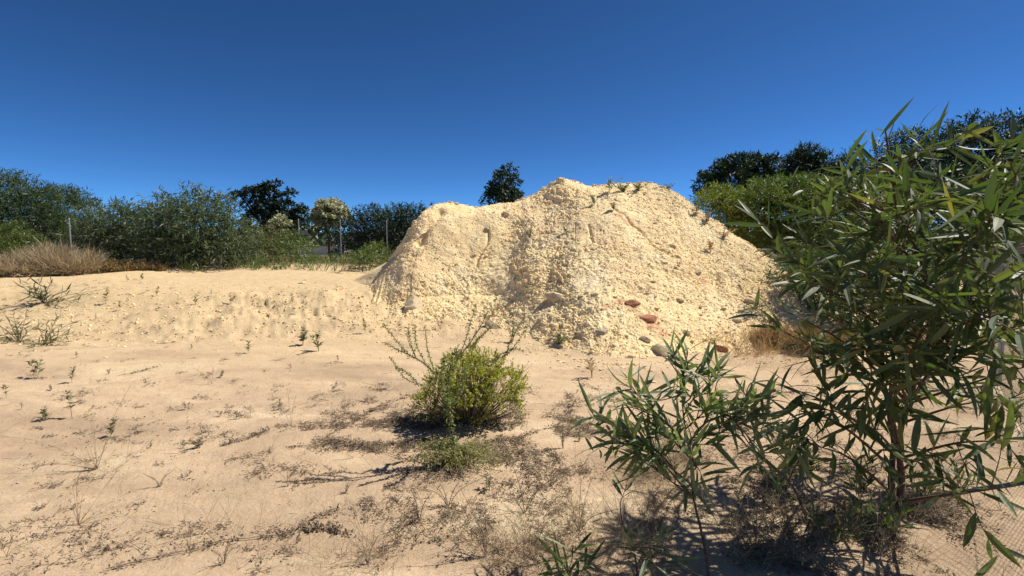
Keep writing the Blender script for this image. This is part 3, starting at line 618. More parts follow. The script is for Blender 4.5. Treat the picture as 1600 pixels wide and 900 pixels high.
fence('wire_fence', 'chain link fence running past the young acacia at the right edge', [f0 - d * 2.2 , f0 + d * .9, f0 + d * 3.95, f0 + d * 7, f0 + d * 10, f0 + d * 13], 2.05, .062, .0012, .028)
# ------------------------------------------------------------------ near plants
def leafy(gL, gB, pts, r0, r1, n, L, W, t0=.25, asc=.7, curl=.15, segs=5, upb=0.02, jit=.42, sides=5, zmin=.015):
    c = curve(pts, 10); tube(gB, c, np.linspace(r0, r1, len(c)), sides, rng.random())
    if n <= 0: return c
    s = np.concatenate([[0], np.cumsum(np.linalg.norm(np.diff(c, axis=0), axis=1))]); tt = t0 + (1 - t0) * (np.arange(n) + .5) / n + rng.normal(size=n) * .01
    tt = tt.clip(0, 1); base = np.stack([np.interp(tt * s[-1], s, c[:, k]) for k in range(3)], -1)
    tg = norm(np.stack([np.interp(tt * s[-1], s, norm(np.gradient(c, axis=0))[:, k]) for k in range(3)], -1))
    ref = norm(np.cross(tg, np.array([.1, .3, 1.0]))); b2 = np.cross(tg, ref); ph = np.arange(n) * 2.4 + rng.random() * 6.28
    rd = ref * np.cos(ph)[:, None] + b2 * np.sin(ph)[:, None]
    d = norm(tg * asc + rd * (1 - asc * .5) + np.array([0, 0, upb]) + rng.normal(size=(n, 3)) * jit * [1, 1, .7])
    up = norm(np.cross(np.cross(d, np.array([0, 0, 1.0])), d) + rng.normal(size=(n, 3)) * .7)
    base[:, 2] = np.maximum(base[:, 2], zmin)
    leaves(gL, base, d, up, L * (.4 + .95 * rng.random(n)), W * (.6 + .6 * rng.random(n)), curl * (rng.random(n) * 4.2 - 1.0), segs, .15 * rng.random() + .85 * rng.random(n), .25)
    return c
def px3(l): return np.array([P(a, b, y) for a, b, y in l])
def woody(name, label, cat, base, trunks, tips, L, W, tr, mat, bmat, twigs=7, per=9, tl=.38, k_up=.55, group=None, endn=9, br=.009, seedfn=None, dense=1.0, upb=0.02, dfun=None):
    org = np.array(base, float); o = empty(name, org, label, cat, group)
    gL, gT, gB = Geo(), Geo(), Geo(); TC = []
    for t in trunks:
        c = curve(np.vstack([org + [0, 0, -.05], px3(t)]), 16) - org; TC.append(c); tube(gT, c, np.linspace(tr, tr * .28, len(c)) * (1 + .5 * np.exp(-np.arange(len(c)) * 1.3)), 8)
        leafy(gL, gB, c[int(len(c) * .82):], tr * .25, .0015, endn + 3, L, W, .1, upb=upb)
    allc = np.vstack(TC); 
    for tip in tips:
        e = P(*tip[:3]) - org; dist = np.hypot(allc[:, 0] - e[0], allc[:, 1] - e[1]); want = e[2] - k_up * dist
        k = np.argmin(np.abs(allc[:, 2] - want) + .25 * dist); s = allc[k]; d = e - s
        m = s + d * .5 + np.array([0, 0, .07 * np.linalg.norm(d)]) + rng.normal(size=3) * .03
        c = leafy(gL, gB, [s, m, e], br * (.6 + .5 * np.linalg.norm(d)), .0015, int(endn * 1.4 * (.75 if dfun and dfun(tip[0], tip[1]) < .4 else 1)), L, W, .35, upb=upb)
        dd_ = dfun(tip[0], tip[1]) if dfun else 1.0
        nt_ = int(twigs * dd_ * np.linalg.norm(d) / .9 + 1.5)
        for _ in range(nt_):
            i = int(len(c) * rng.uniform(.3, .95)); i = min(i, len(c) - 2); tg = c[i + 1] - c[i]; tg /= np.linalg.norm(tg) + 1e-9
            dd = tg * .7 + rng.normal(size=3) * .55 + np.array([0, 0, .15]); dd /= np.linalg.norm(dd); ln = tl * rng.uniform(.5, 1.1)
            if (c[i] + dd * ln)[2] < .04: dd[2] = abs(dd[2])
            leafy(gL, gB, [c[i], c[i] + dd * ln * .5 + rng.normal(size=3) * .02, c[i] + dd * ln + np.array([0, 0, -.03])], .003, .001, per, L, W, .15, sides=4, upb=upb)
    gT.build('trunk', bmat, o, True); gB.build('branches', MAT['twig'] if bmat is None else bmat, o, True); gL.build('foliage', mat, o)
    return o
ACT = [(1232,290,3.3),(1190,385,2.9),(1195,470,2.5),(1225,520,2.6),(1215,598,2.5),(1345,262,3.3),(1300,300,3.2),(1285,335,2.7),(1430,245,3.1),(1460,232,2.8),(1500,222,3.0),(1560,240,2.7),(1595,265,2.4),(1610,330,2.4),(1620,420,2.3),(1615,500,2.3),(1565,560,2.1),(1530,300,2.3),(1470,300,2.4),(1400,325,2.3),(1350,350,2.4),(1345,420,2.3),(1295,470,2.4),(1255,430,2.7),(1240,370,3.0),(1420,420,2.2),(1480,470,2.1),(1540,450,2.1),(1350,530,2.4),(1300,555,2.5),(1300,640,2.4),(1590,690,2.1),(1600,620,2.4),(1585,760,1.75),(1480,720,2.2),(1250,690,2.5),(1560,380,3.3),(1500,400,3.5),(1440,340,3.6),(1360,300,3.6),(1310,380,3.5),(1270,400,3.6),(1450,460,3.6),(1380,480,3.5),(1530,520,3.4),(1600,460,3.2),(1320,500,3.3),(1640,300,2.2),(1650,400,2.2),(1645,560,2.2),(1570,330,2.0),(1565,490,1.95),(1245,640,2.4),(1430,545,2.2),(1380,600,2.2),(1280,300,3.0),(1340,470,2.8)]
base = onground(1402, 812)
woody('young_acacia', 'tall leafy young acacia filling the right side of the photo', 'tree', base,
      [[(1409,745,2.95),(1403,690,2.93),(1420,630,2.93),(1440,560,2.9),(1466,480,2.88),(1492,400,2.85),(1510,340,2.85),(1525,300,2.85)], [(1392,750,3.02),(1397,690,3.05),(1388,640,3.05),(1398,600,3.05),(1406,560,3.03),(1400,470,3.05),(1404,380,3.1),(1396,290,3.1),(1384,205,3.1)]],
      ACT, .19, .027, .019, MAT['aca'], MAT['red_twig'], twigs=5, per=7, tl=.28, dfun=lambda a, b: .3 if b > 585 else (.15 if a < 1300 else (.5 if b < 260 else .9)), endn=8)
base = G(1114, 935)
woody('acacia_sapling', 'thin-stemmed acacia sapling with upright grey-green leaves on bare sand', 'sapling', base,
      [[(1100,850,2.27),(1084,780,2.3),(1078,715,2.34),(1068,650,2.38),(1066,600,2.4),(1075,548,2.4)]],
      [(940,655,2.4),(978,600,2.5),(1000,640,2.3),(1045,565,2.45),(1105,575,2.4),(1125,612,2.3),(1160,645,2.25),(1190,640,2.2),(960,690,2.3),(1045,610,2.3),(1100,640,2.2),(1020,660,2.4),(1000,700,2.2),(1130,690,2.2),(1055,690,2.15),(1005,720,2.3)],
      .16, .021, .0075, MAT['sap'], MAT['bark'], twigs=7, per=6, tl=.2, k_up=.8, endn=7, br=.006, upb=.35)
# long drooping side branch of that sapling reads as a second small plant
base = onground(1262, 800)
woody('acacia_sapling', 'leaning dark sapling between the grey-green sapling and the tall acacia', 'sapling', base,
      [[(1240,762,2.5),(1205,725,2.42),(1176,700,2.38),(1154,668,2.35),(1135,640,2.33)]], [(1190,640,2.4),(1215,660,2.4),(1160,610,2.4),(1225,700,2.3),(1170,740,2.2),(1250,700,2.6)], .15, .018, .006, MAT['sap'], MAT['bark'], twigs=3, per=5, tl=.15, endn=6, br=.005)
base = G(1000, 930)
woody('acacia_sapling', 'small dark crooked sapling at the bottom edge left of the bigger sapling', 'sapling', base, [[(992,868,2.28),(975,825,2.32),(969,790,2.36),(978,762,2.4)]],
      [(1035,860,2.1),(1058,835,2.2),(1010,905,2.05),(1030,890,1.95),(1075,880,2.05)], .15, .018, .005, MAT['sap'], MAT['bark'], twigs=1, per=3, tl=.1, endn=3, br=.004)
base = G(888, 945)
woody('acacia_seedling', 'short seedling with a few long blade leaves at the bottom edge', 'seedling', base, [[(888,915,2.05),(887,895,2.07)]], [(868,870,2.05),(896,860,2.03),(915,880,2.1),(862,895,2.0)], .15, .016, .003, MAT['mid'], MAT['mid'] if False else MAT['bark'], twigs=0, per=3, tl=.06, endn=3, br=.003)
for (a, b, l) in [(1232, 730, 'spiky narrow-leaved seedling in the shade left of the tall acacia'), (1262, 745, 'tufted seedling in the shade at the foot of the tall acacia'), (1540, 640, 'leafy seedling beside the fence post right of the tall acacia'), (1585, 670, 'leafy seedling at the right edge against the fence'), (1345, 780, 'low leafy shoot left of the base of the tall acacia'), (1440, 790, 'low leafy shoot right of the base of the tall acacia'), (1300, 850, 'shoot in the dark shade below the tall acacia'), (1500, 770, 'leafy shoot on open sand right of the tall acacia trunk'), (1395, 840, 'shoot directly in front of the tall acacia trunk')]:
    bs = onground(a, b); o = empty('acacia_seedling', bs, l, 'seedling'); gL, gB = Geo(), Geo()
    for _ in range(5):
        q_ = norm(rng.normal(size=3) * [.5, .5, .1] + [0, 0, 1.0]) * rng.uniform(.14, .32); leafy(gL, gB, [[0, 0, 0], q_ * .5, q_], .002, .0008, 10, .12, .015, .1, upb=.4)
    gB.build('stems', MAT['bark'], o); gL.build('foliage', MAT['aca'], o)
# ---- the central bush with small leaves
base = onground(728, 668); base[1] += .12; o = empty('green_bush', base, 'round bright green bush with small yellow-green leaves in the centre foreground', 'bush')
gL, gB, gD = Geo(), Geo(), Geo(); sc = base[1] / F
BB = [(735,600,42),(692,622,36),(784,606,34),(712,580,27),(766,574,24),(664,638,22),(808,600,16),(735,634,44),(686,598,20),(738,562,17),(800,632,20)]
BL = np.array([[*(P(a, b, base[1] + (k * .618 % 1 - .5) * .3) - base), r_ * sc, .95] for k, (a, b, r_) in enumerate(BB)])
p_, D_ = crown_pts(rng, BL, 1500, .35, .75, -.9); k = p_[:, 2] > .02; p_, D_ = p_[k], D_[k]
low = p_[:, 2] + rng.normal(size=len(p_)) * .06 < .21
m_ = rng.random(len(p_)) < .22; sprays(gL, p_[~low & ~m_], D_[~low & ~m_], 12, .055, .024, .0115, .05, .8); sprays(gL, p_[~low & m_], D_[~low & m_], 16, .115, .022, .010, .03, .7); sprays(gD, p_[low][::2], D_[low][::2], 8, .05, .022, .009, .05, .9, zmin=.005); sprays(gL, p_[low][1::2], D_[low][1::2], 9, .05, .024, .011, .05, .8, zmin=.01)
for e in p_[(p_[:, 2] > .3)][:26]:
    c = curve([e * .5, e * 1.0, e * 1.22 + rng.normal(size=3) * .02], 6); tube(gD, c, np.linspace(.0025, .0009, len(c)), 4); sprays(gD, c[2:], np.tile(norm(e), (len(c) - 2, 1)), 3, .03, .016, .007)
for e in p_[::5]:
    c = curve([np.array([e[0] * .15, e[1] * .15, 0]), e * [.6, .6, .42], e], 6); tube(gB if e[2] > .2 else gD, c, np.linspace(.004, .0012, len(c)), 4)
for e in p_[~low][rng.permutation((~low).sum())[:60]]:
    fl_ = Geo(); n = 6; a_ = np.arange(n) * 1.047; leaves(fl_, np.repeat(e[None] + norm(e[None]) * .03, n, 0), norm(np.stack([np.cos(a_), np.sin(a_) - .3, np.full(n, .35)], -1)), np.tile([0, 0, 1.0], (n, 1)), .014, .010, .1, 1); fl_.build('flower', MAT['bloom'], o)
gB.build('stems', MAT['twig'], o); gD.build('dry_stems', MAT['litter'], o); gL.build('foliage', MAT['bushl'], o)
# ---- lanky shrub in front
base = onground(712, 725); o = empty('lanky_shrub', base, 'spindly shrub with bead-like leaves on long arching branches in front of the green bush', 'shrub')
gL, gB, gT, gR = Geo(), Geo(), Geo(), Geo(); Y0 = base[1]
def lk(l, r0=.004, n=40, Ls=.017):
    c = np.array([P(a, b, Y0 + d) for a, b, d in l]) - base; c = curve(c, 14); tube(gT if r0 > .006 else gB, c, np.linspace(r0, .0013, len(c)), 5)
    s = np.concatenate([[0], np.cumsum(np.linalg.norm(np.diff(c, axis=0), axis=1))]); n = int(n)
    cl = np.repeat(np.linspace(.12, 1, n), 7); bp_ = np.stack([np.interp(cl * s[-1], s, c[:, k]) for k in range(3)], -1) + rng.normal(size=(len(cl), 3)) * (.016 if r0 > .006 else .0045)
    leaves(gL, bp_, norm(rng.normal(size=(len(cl), 3))), rdir(len(cl)), Ls * (.6 + .7 * rng.random(len(cl))), Ls * .5, .1, 1)
lk([(712,725,0),(708,690,.0),(702,650,.0),(700,610,.02),(703,575,.04),(712,545,.08)], .011, 75, .026)
lk([(700,610,0),(668,572,-.05),(640,555,-.08),(618,545,-.1),(603,536,-.12)], .006, 26)
for l in ([(650,560,-.07),(641,535,-.06),(637,512,-.05)], [(668,574,-.05),(651,540,0),(648,508,.02)], [(680,585,0),(668,545,.05),(664,512,.05)], [(640,556,-.08),(618,530,-.1),(600,508,-.1)], [(690,600,0),(655,600,-.1),(632,590,-.12),(610,560,-.15)], [(655,604,-.1),(640,585,-.1),(620,575,-.12)]): lk(l, .003, 16)
lk([(700,590,.02),(716,560,.1),(735,535,.16),(752,508,.2),(762,488,.22)], .006, 26, .02)
lk([(716,560,.1),(728,530,.1),(735,505,.12),(742,480,.12)], .003, 18); lk([(735,545,.14),(752,525,.2),(768,510,.24)], .003, 20, .019)
lk([(703,580,.05),(750,570,.1),(790,555,.14),(808,535,.16),(822,515,.18)], .004, 26); lk([(770,562,.12),(800,545,.16),(818,548,.2)], .003, 14); lk([(790,556,.14),(798,530,.14),(803,510,.14)], .003, 14)
lk([(704,640,0),(690,600,-.12),(695,560,-.18)], .004, 26, .026); lk([(704,640,0),(722,605,-.14),(726,575,-.2)], .004, 24, .026)
for _ in range(150):                                    # low grey-green skirt around the stem
    a = rng.uniform(0, 6.283); L_ = rng.uniform(.08, .34) * (1.25 if math.cos(a) > 0 else 1); e = np.array([math.cos(a) * L_, math.sin(a) * L_ * .8, rng.uniform(.02, .13)])
    c = curve([[0, 0, .02], e * [.5, .5, .9] + [0, 0, .02], e], 6); tube(gB, c, .0013, 3); n = 26
    bp_ = c[rng.integers(1, len(c), n)] + rng.normal(size=(n, 3)) * .012; bp_[:, 2] = bp_[:, 2].clip(.006)
    leaves(gR, bp_, norm(rng.normal(size=(n, 3)) + [0, 0, .4]), rdir(n), .022, .010, .15, 1)
gT.build('trunk', MAT['bark'], o, True); gB.build('branches', MAT['twig'], o); gL.build('foliage', MAT['lucern'], o); gR.build('basal_leaves', MAT['lucern'] if False else MAT['skirt'], o)
# ---- small upright weeds, one object each
def weed(px, py, hpx, label, mat='olive', where='g', name='small_weed', nst=1, lsz=.32, dry=False, group=None, cat='weed', wide=.35, lean=None):
    if where == 'h': p, nn_ = onheap(px, py); p = p - nn_ * .02
    else: p = onground(px, py)
    h = hpx * p[1] / F; o = empty(name, p, label, cat, group); gL, gB = Geo(), Geo()
    for _ in range(nst):
        e = np.array([rng.normal() * wide * h * (nst > 1 or .3), rng.normal() * wide * h * (nst > 1 or .3), h * rng.uniform(.75, 1.05)]); 
        if lean: e = e + np.array([lean * h, 0, 0])
        c = curve([[0, 0, -.01], e * [.3, .3, .5], e], 7); tube(gB, c, np.linspace(max(.0012, h * .012), .001, len(c)), 4)
        nw = 3 if dry else 6
        for k in range(nw):
            t = min(1, .3 + .7 * (k + rng.random()) / nw); b = c[min(int(t * (len(c) - 1)), len(c) - 1)]; n = 5 if not dry else 3
            ph = rng.random() * 6.28 + np.arange(n) * 6.283 / n + rng.normal(size=n) * .4; d = norm(np.stack([np.cos(ph), np.sin(ph), .2 + rng.random(n) * 1.1], -1)); ln = h * lsz * (1 - t * .35) * (.4 + .8 * rng.random(n))
            leaves(gL, np.repeat(b[None], n, 0) + rng.normal(size=(n, 3)) * h * .03, d, norm(rng.normal(size=(n, 3)) * .4 + [0, 0, 1.0]), ln, ln * .42, .2, 1)
    gB.build('stem', MAT['twig'], o); gL.build('foliage', MAT[mat], o); return o
weed(473, 540, 30, 'bushy green weed, left of a close pair on the open sand', nst=3, lsz=.3)
weed(498, 549, 34, 'taller green weed, right of a close pair on the open sand', nst=2, lsz=.34)
weed(571, 521, 24, 'single small upright weed at the foot of the bank left of the heap')
weed(388, 552, 26, 'pale thin-stemmed weed with a flat top on the open sand', wide=.2)
weed(113, 655, 52, 'tallest dark green seedling on the left foreground sand', lsz=.26)
weed(67, 658, 32, 'narrow upright seedling left of the tallest one')
weed(173, 683, 38, 'top-heavy seedling right of the dry stalk fan')
weed(54, 593, 36, 'bushy seedling near the left edge above the tallest seedling', nst=2)
weed(112, 598, 26, 'upright seedling in line above the tallest one')
weed(10, 622, 24, 'short seedling beside the left edge of the photo')
weed(305, 470, 20, 'tiny upright weed high on the sandy bank')
weed(457, 472, 18, 'small weed on the bank face below the rounded stone')
weed(165, 470, 26, 'reddish weed on the left part of the bank', mat='rust')
weed(188, 485, 18, 'smaller reddish weed on the left part of the bank', mat='rust')
weed(245, 462, 16, 'low weed tuft on top of the bank left of centre')
weed(360, 470, 16, 'low dark tuft on the bank', nst=2)
weed(310, 700, 20, 'rosette-like dark tuft on the sand left of the litter patch', nst=6, wide=.5, mat='litter')
weed(815, 660, 44, 'thin weed at the right side of the green bush', lsz=.2)
weed(925, 590, 40, 'dry-looking branching weed right of the bush at the heap foot', nst=4, dry=True, mat='straw')
weed(800, 535, 42, 'airy greenish weed behind the green bush against the heap', nst=4, lsz=.15, wide=.3)
weed(688, 514, 42, 'tall thin weed at the heap foot beside the grey-white stone', nst=2, lsz=.16)
weed(770, 492, 22, 'grey-brown tuft above the wedge-shaped stone', 'tan', 'h', nst=8, wide=.6, lsz=.15)
weed(952, 300, 26, 'upright bushy weed on the heap ridge', 'olive', 'h', nst=4, lsz=.22)
weed(975, 300, 16, 'wide olive clump on the heap ridge, left half', 'olive', 'h', nst=10, wide=1.0)
weed(998, 298, 14, 'wide olive clump on the heap ridge, right half', 'olive', 'h', nst=9, wide=1.0)
weed(1046, 296, 12, 'dark tuft where the ridge starts to fall to the right', 'grey', 'h', nst=5, wide=.7)
weed(928, 320, 18, 'olive weed just below the ridge, left of the clumps', 'olive', 'h', nst=3)
weed(960, 330, 18, 'olive weed below the wide ridge clump', 'olive', 'h', nst=3)
weed(885, 365, 14, 'tiny dark green weed on the heap face below the peak', 'grey', 'h', nst=2)
weed(828, 372, 26, 'twiggy grey weed on the heap face below the saddle', 'grey', 'h', nst=6, wide=.8, lsz=.14)
weed(1105, 350, 20, 'greyish weed on the upper right flank of the heap', 'litter', 'h', nst=3)
weed(1088, 338, 18, 'small weed near the right skyline of the heap', 'litter', 'h', nst=3)
weed(1028, 350, 15, 'thin weed on the heap above the wash-out', 'litter', 'h')
weed(1110, 395, 22, 'brown dry weed halfway down the right flank', 'straw', 'h', nst=3)
weed(1130, 372, 16, 'straw-coloured tuft on the right flank', 'straw', 'h', nst=5, wide=.7)
weed(1060, 420, 16, 'small brown weed in the middle of the right flank', 'litter', 'h')
weed(870, 540, 22, 'grey-green sprawling weed at the front foot of the heap', 'grey', 'h', nst=7, wide=1.0)
weed(1110, 545, 26, 'dry weed at the right front foot of the heap', 'straw', 'g', nst=6, dry=True, wide=.6)
for k, (a, b, h_) in enumerate([(200, 440, 12), (222, 438, 12), (330, 462, 10), (420, 500, 12), (150, 500, 10), (345, 590, 14), (528, 565, 12), (640, 560, 8), (250, 520, 10), (455, 575, 8), (120, 560, 12), (170, 585, 10), (290, 640, 16), (345, 650, 12), (300, 545, 9), (525, 605, 10), (440, 640, 20), (285, 700, 14), (370, 655, 18), (80, 610, 10), (35, 640, 12), (565, 700, 14), (235, 700, 12), (765, 765, 30), (1010, 560, 14), (905, 690, 14), (960, 620, 14)]):
    weed(a, b, h_, near_label('tiny weed on bare sand', a, b, SAND_MARKS), 'olive' if k % 3 else 'litter', nst=1 + k % 2, group='tiny weeds on the sand')
for k, (a, b, h_) in enumerate([(620, 850, 60), (655, 815, 70), (700, 790, 60), (760, 870, 90), (575, 880, 60), (820, 800, 80), (860, 760, 50), (905, 830, 70), (1010, 800, 50), (1180, 860, 80), (1230, 820, 60), (350, 880, 40), (450, 760, 34), (880, 700, 50), (540, 770, 30), (250, 760, 26)]):
    weed(a, b, h_, near_label('thin dry weed stalk', a, b, [(700, 730, 'the spindly shrub'), (490, 812, 'the long trailing stem'), (1080, 780, 'the bare stem of the grey-green sapling'), (970, 800, 'the crooked dark sapling'), (885, 880, 'the blade-leaved seedling'), (1230, 730, 'the spiky shaded seedling'), (540, 838, 'the leafy sprig'), (950, 655, 'the brown trail'), (300, 850, 'the dry tuft on the trailing stem')]), 'litter' if k % 2 else 'tan', name='dry_weed', nst=3 + k % 4, lsz=.09, wide=.42, group='dry weed stalks in the foreground')
# ---- dry stalk fans
def fan(px, py, tips, label, r=.0016):
    p = onground(px, py); o = empty('dry_stalks', p, label, 'dry stalks'); g = Geo(); g2 = Geo()
    for (a, b, dy) in tips:
        e = P(a, b, p[1] + dy) - p; e[2] = max(e[2], .008); m = e * .5 + [0, 0, .10 * np.linalg.norm(e)]; c = curve([[0, 0, 0], m, e], 9); c[:, 2] = c[:, 2].clip(.004); tube(g, c, np.linspace(r, .0006, len(c)), 4)
        for t in (.45, .65, .85):
            b_ = c[int(t * (len(c) - 1))]; q_ = b_ + norm(e + rng.normal(size=3) * .5 * np.linalg.norm(e)) * .06; q_[2] = max(q_[2], .005); tube(g, curve([b_, q_], 3), .0007, 3)
            n = 3; leaves(g2, np.repeat(q_[None], n, 0), rdir(n), rdir(n), .012, .005, .1, 1)
    g.build('stalks', MAT['straw'], o); g2.build('foliage', MAT['litter'], o)  # the 'foliage' part here is the dry seed heads on the side stalks
fan(152, 733, [(138,640,.0),(145,650,.05),(120,660,0),(122,690,0),(205,600,.1),(182,660,.1),(60,700,-.1),(-10,680,-.1),(15,690,0),(90,715,-.2),(180,710,.1),(10,745,-.1),(165,700,.0)], 'fan of bare dry stalks on the left foreground sand')
fan(123, 820, [(112,755,.0),(118,745,0),(240,686,.3),(235,760,.3),(85,812,0),(200,805,.1),(110,790,0),(150,808,0),(95,825,-.1),(130,770,0)], 'lower fan of dry stalks with one long stem arching right')
fan(10, 870, [(22,842,0),(-30,800,0),(40,848,.0),(60,845,.1)], 'short dry stalks at the left bottom edge')
fan(296, 860, [(285,835,0),(300,828,0),(278,850,0),(330,840,0),(290,830,0)], 'small tuft of dry stalks on the trailing vine')
fan(331, 600, [(305,575,0),(335,570,0),(325,585,0)], 'three bare sticks standing in the mid-ground sand')
fan(455, 665, [(440,640,0),(460,625,0),(448,600,0),(470,655,.1)], 'thin stalks behind the trailing litter')
# ---- trailing stems
def vine(pts, label, n, mat='litter', L=.02, r=.003):
    q_ = np.array([onground(a, b) for a, b in pts]); o = empty('trailing_vine', q_[0], label, 'vine'); c = curve(q_, 26); c[:, 2] = terrain(c[:, 0], c[:, 1]) + .012; c -= q_[0]
    g = Geo(); tube(g, c, np.linspace(r, .0015, len(c)), 5); g.build('stem', MAT['twig'], o); g = Geo()
    i = rng.integers(0, len(c) - 1, n); cl = rng.random((n, 1)); b = c[i] * (1 - cl) + c[i + 1] * cl
    b = np.repeat(b, 9, 0) + rng.normal(size=(n * 9, 3)) * [.018, .018, .008]; b[:, 2] = np.maximum(b[:, 2], c[:, 2].min() - .002)
    leaves(g, b, norm(rng.normal(size=b.shape) * [1, 1, .6] + [0, 0, .4]), rdir(len(b)), L, L * .5, .1, 1); g.build('leaves', MAT[mat], o)
vine([(165,892),(225,878),(300,862),(345,848),(400,842),(450,836),(490,812),(530,795)], 'long stem trailing across the bottom left sand', 26, L=.022)
vine([(450,700),(500,690),(560,655),(600,632),(655,620)], 'leafy trail leading left from the green bush', 30)
vine([(345,698),(375,690),(400,680),(420,670)], 'brown leafy trail on the sand left of centre', 24)
vine([(490,688),(530,695),(570,700),(610,712),(640,722)], 'beaded trail on sand in front of the bush', 24)
vine([(185,588),(205,585),(225,580),(248,573)], 'short dark trail on the left mid-ground sand', 12, 'grey')
vine([(800,690),(850,672),(900,668),(950,655)], 'brown trail right of the green bush', 22)
vine([(780,500),(792,508),(806,514),(815,513)], 'dark bent branch lying at the heap foot', 2, r=.012)
vine([(470,830),(510,826),(545,838)], 'leafy sprig beside the end of the long trailing stem', 22, L=.024)
# ---- reclining leafy branches at the left
def recline(px, py, tips, label, mat, L, n=14):
    p = onground(px, py); o = empty('reclining_branch', p, label, 'branch'); gL, gB = Geo(), Geo()
    for a, b, dy in tips:
        e = P(a, b, p[1] + dy) - p; zt = ground_z(*(e + p)[:2]) - p[2]; e[2] = max(e[2], zt + .02); m = e * .5; m[2] += .05
        leafy(gL, gB, [[0, 0, 0], m, e], .006, .002, n, L, L * .13, .1, upb=.1, segs=3, zmin=-.3)
    gB.build('stems', MAT['bark'], o); gL.build('foliage', MAT[mat], o)
recline(68, 470, [(40,440,0),(60,435,0),(80,440,.1),(105,455,.2),(125,475,-.1),(145,455,.4),(90,478,-.3),(45,462,0),(30,445,.1),(75,450,0),(55,450,-.1)], 'dark leafy branch lying on the bank under the dry grass', 'grey', .22)
recline(30, 535, [(0,480,.5),(-30,520,0),(20,490,.3),(45,485,.4),(60,510,.2),(5,540,-.2),(40,545,-.3),(25,500,.2),(-10,505,.3)], 'sprawling olive branch at the left edge of the slope', 'olive', .16, 16)
recline(70, 540, [(110,505,.4),(95,490,.5),(115,520,.2),(60,510,.3),(85,515,.2),(100,535,0),(75,500,.5),(50,560,-.2)], 'sprawling olive branch right of the one at the left edge', 'olive', .15, 16)
# ---- ground litter, dry grass (nobody could count these)
def patch(lst):
    X_ = []
    for (a, b, ra, rb, n) in lst:
        q_ = rng.normal(size=(n, 2)) * [ra * .5, rb * .5] + [a, b]; q_ = q_[q_[:, 1] > 430]
        pts = G(q_[:, 0], q_[:, 1].clip(430, 1100)); 
        zz_ = np.zeros(n)[:len(q_)]
        for _ in range(14): zz_ = .5 * zz_ + .5 * terrain(pts[:, 0], pts[:, 1]).clip(-.2, 1.0); pts = G(q_[:, 0], q_[:, 1], zz_)
        X_.append(pts[:, :2])
    return np.vstack(X_)
def clumpy(xy, s=3.0, th=-.1): return xy[vnoise(np.stack([xy[:, 0], xy[:, 1], xy[:, 0] * 0], -1) * s, 17) > th]
xy = patch([(640,665,120,40,2600),(560,690,160,60,2200),(470,680,160,60,700),(380,690,120,40,350),(850,690,110,60,1500),(720,720,110,40,1500),(800,650,90,40,900),(620,620,120,25,500),(900,640,120,60,600),(960,690,200,100,1400),(1150,740,260,140,2600),(1300,640,200,100,1600),(1250,820,300,120,2200),(1410,815,90,40,900),(1440,780,160,60,900),(700,830,260,110,900),(400,800,300,120,520),(150,700,260,200,620),(250,640,300,60,300),(130,860,200,70,260),(760,800,200,100,700),(1450,700,250,150,1000),(400,560,400,80,260),(330,490,380,50,520),(190,452,260,20,500),(440,480,200,60,260),(60,500,120,70,700),(60,455,110,20,400),(120,570,200,70,260)])
xy0 = clumpy(xy, 4.0, .0); g = Geo()
def flecks(xy, m, spread, L):
    n = len(xy) * m; b = np.repeat(xy, m, 0) + rng.normal(size=(n, 2)) * spread
    base = np.stack([b[:, 0], b[:, 1], terrain(b[:, 0], b[:, 1]) + .003 + .02 * rng.random(n) ** 3], -1); d = norm(rng.normal(size=(n, 3)) * [1, 1, .35] + [0, 0, .15])
    leaves(g, base, d, norm(rng.normal(size=(n, 3)) * .6 + [0, 0, 1]), L * (.3 + 1.3 * rng.random(n) ** 1.5), L * .42, .25, 1)
flecks(xy0[rng.random(len(xy0)) < .45], 3, .014, .019)
sp = xy0[rng.permutation(len(xy0))[:1500]]; gS = Geo()
for c_ in sp:
    k = rng.integers(3, 7); a_ = rng.random() * 6.283 + np.arange(k) * 6.283 / k + rng.normal(size=k) * .5; L_ = rng.uniform(.03, .10) * (.6 + .8 * rng.random(k)); z_ = float(terrain(c_[:1], c_[1:])[0])
    for a1, l1 in zip(a_, L_):
        e = np.array([math.cos(a1) * l1, math.sin(a1) * l1, rng.uniform(.002, .03)]); o3 = np.array([c_[0], c_[1], z_]); tube(gS, [o3, o3 + e * [.5, .5, 1.1] + [0, 0, .004], o3 + e], .0011, 3)
        n = 7; t = rng.uniform(.3, 1.05, n)[:, None]; b = o3 + e * t + rng.normal(size=(n, 3)) * .003
        leaves(g, b, norm(rng.normal(size=(n, 3)) * [1, 1, .5] + e * 8), norm(rng.normal(size=(n, 3)) * .5 + [0, 0, 1]), .015 * (.5 + rng.random(n)), .0075, .2, 1)
tag(g.build('leaf_litter', MAT['litter']), 'dry creeping leaves and litter strewn over the sand', 'litter', kind='stuff')
gt = xy0[rng.permutation(len(xy0))[:650]]
x_ = np.concatenate([gt[:, 0], rng.uniform(-5, 3, 260)]); y_ = np.concatenate([gt[:, 1], rng.uniform(1.8, 8, 260)])
for x1, y1 in zip(x_, y_):
    a1 = rng.random() * 6.283; l1 = rng.uniform(.03, .16); pts_ = np.array([[x1, y1], [x1 + math.cos(a1) * l1 * .5 + rng.normal() * .01, y1 + math.sin(a1) * l1 * .5], [x1 + math.cos(a1) * l1, y1 + math.sin(a1) * l1]])
    tube(gS, np.column_stack([pts_, terrain(pts_[:, 0], pts_[:, 1]) + .004 + .015 * rng.random(3)]), [.0018, .0014, .0008], 3, rng.random())
tag(gS.build('dry_twigs', MAT['twig']), 'thin dry twigs and creeping stems on the sand', 'twigs', kind='stuff')
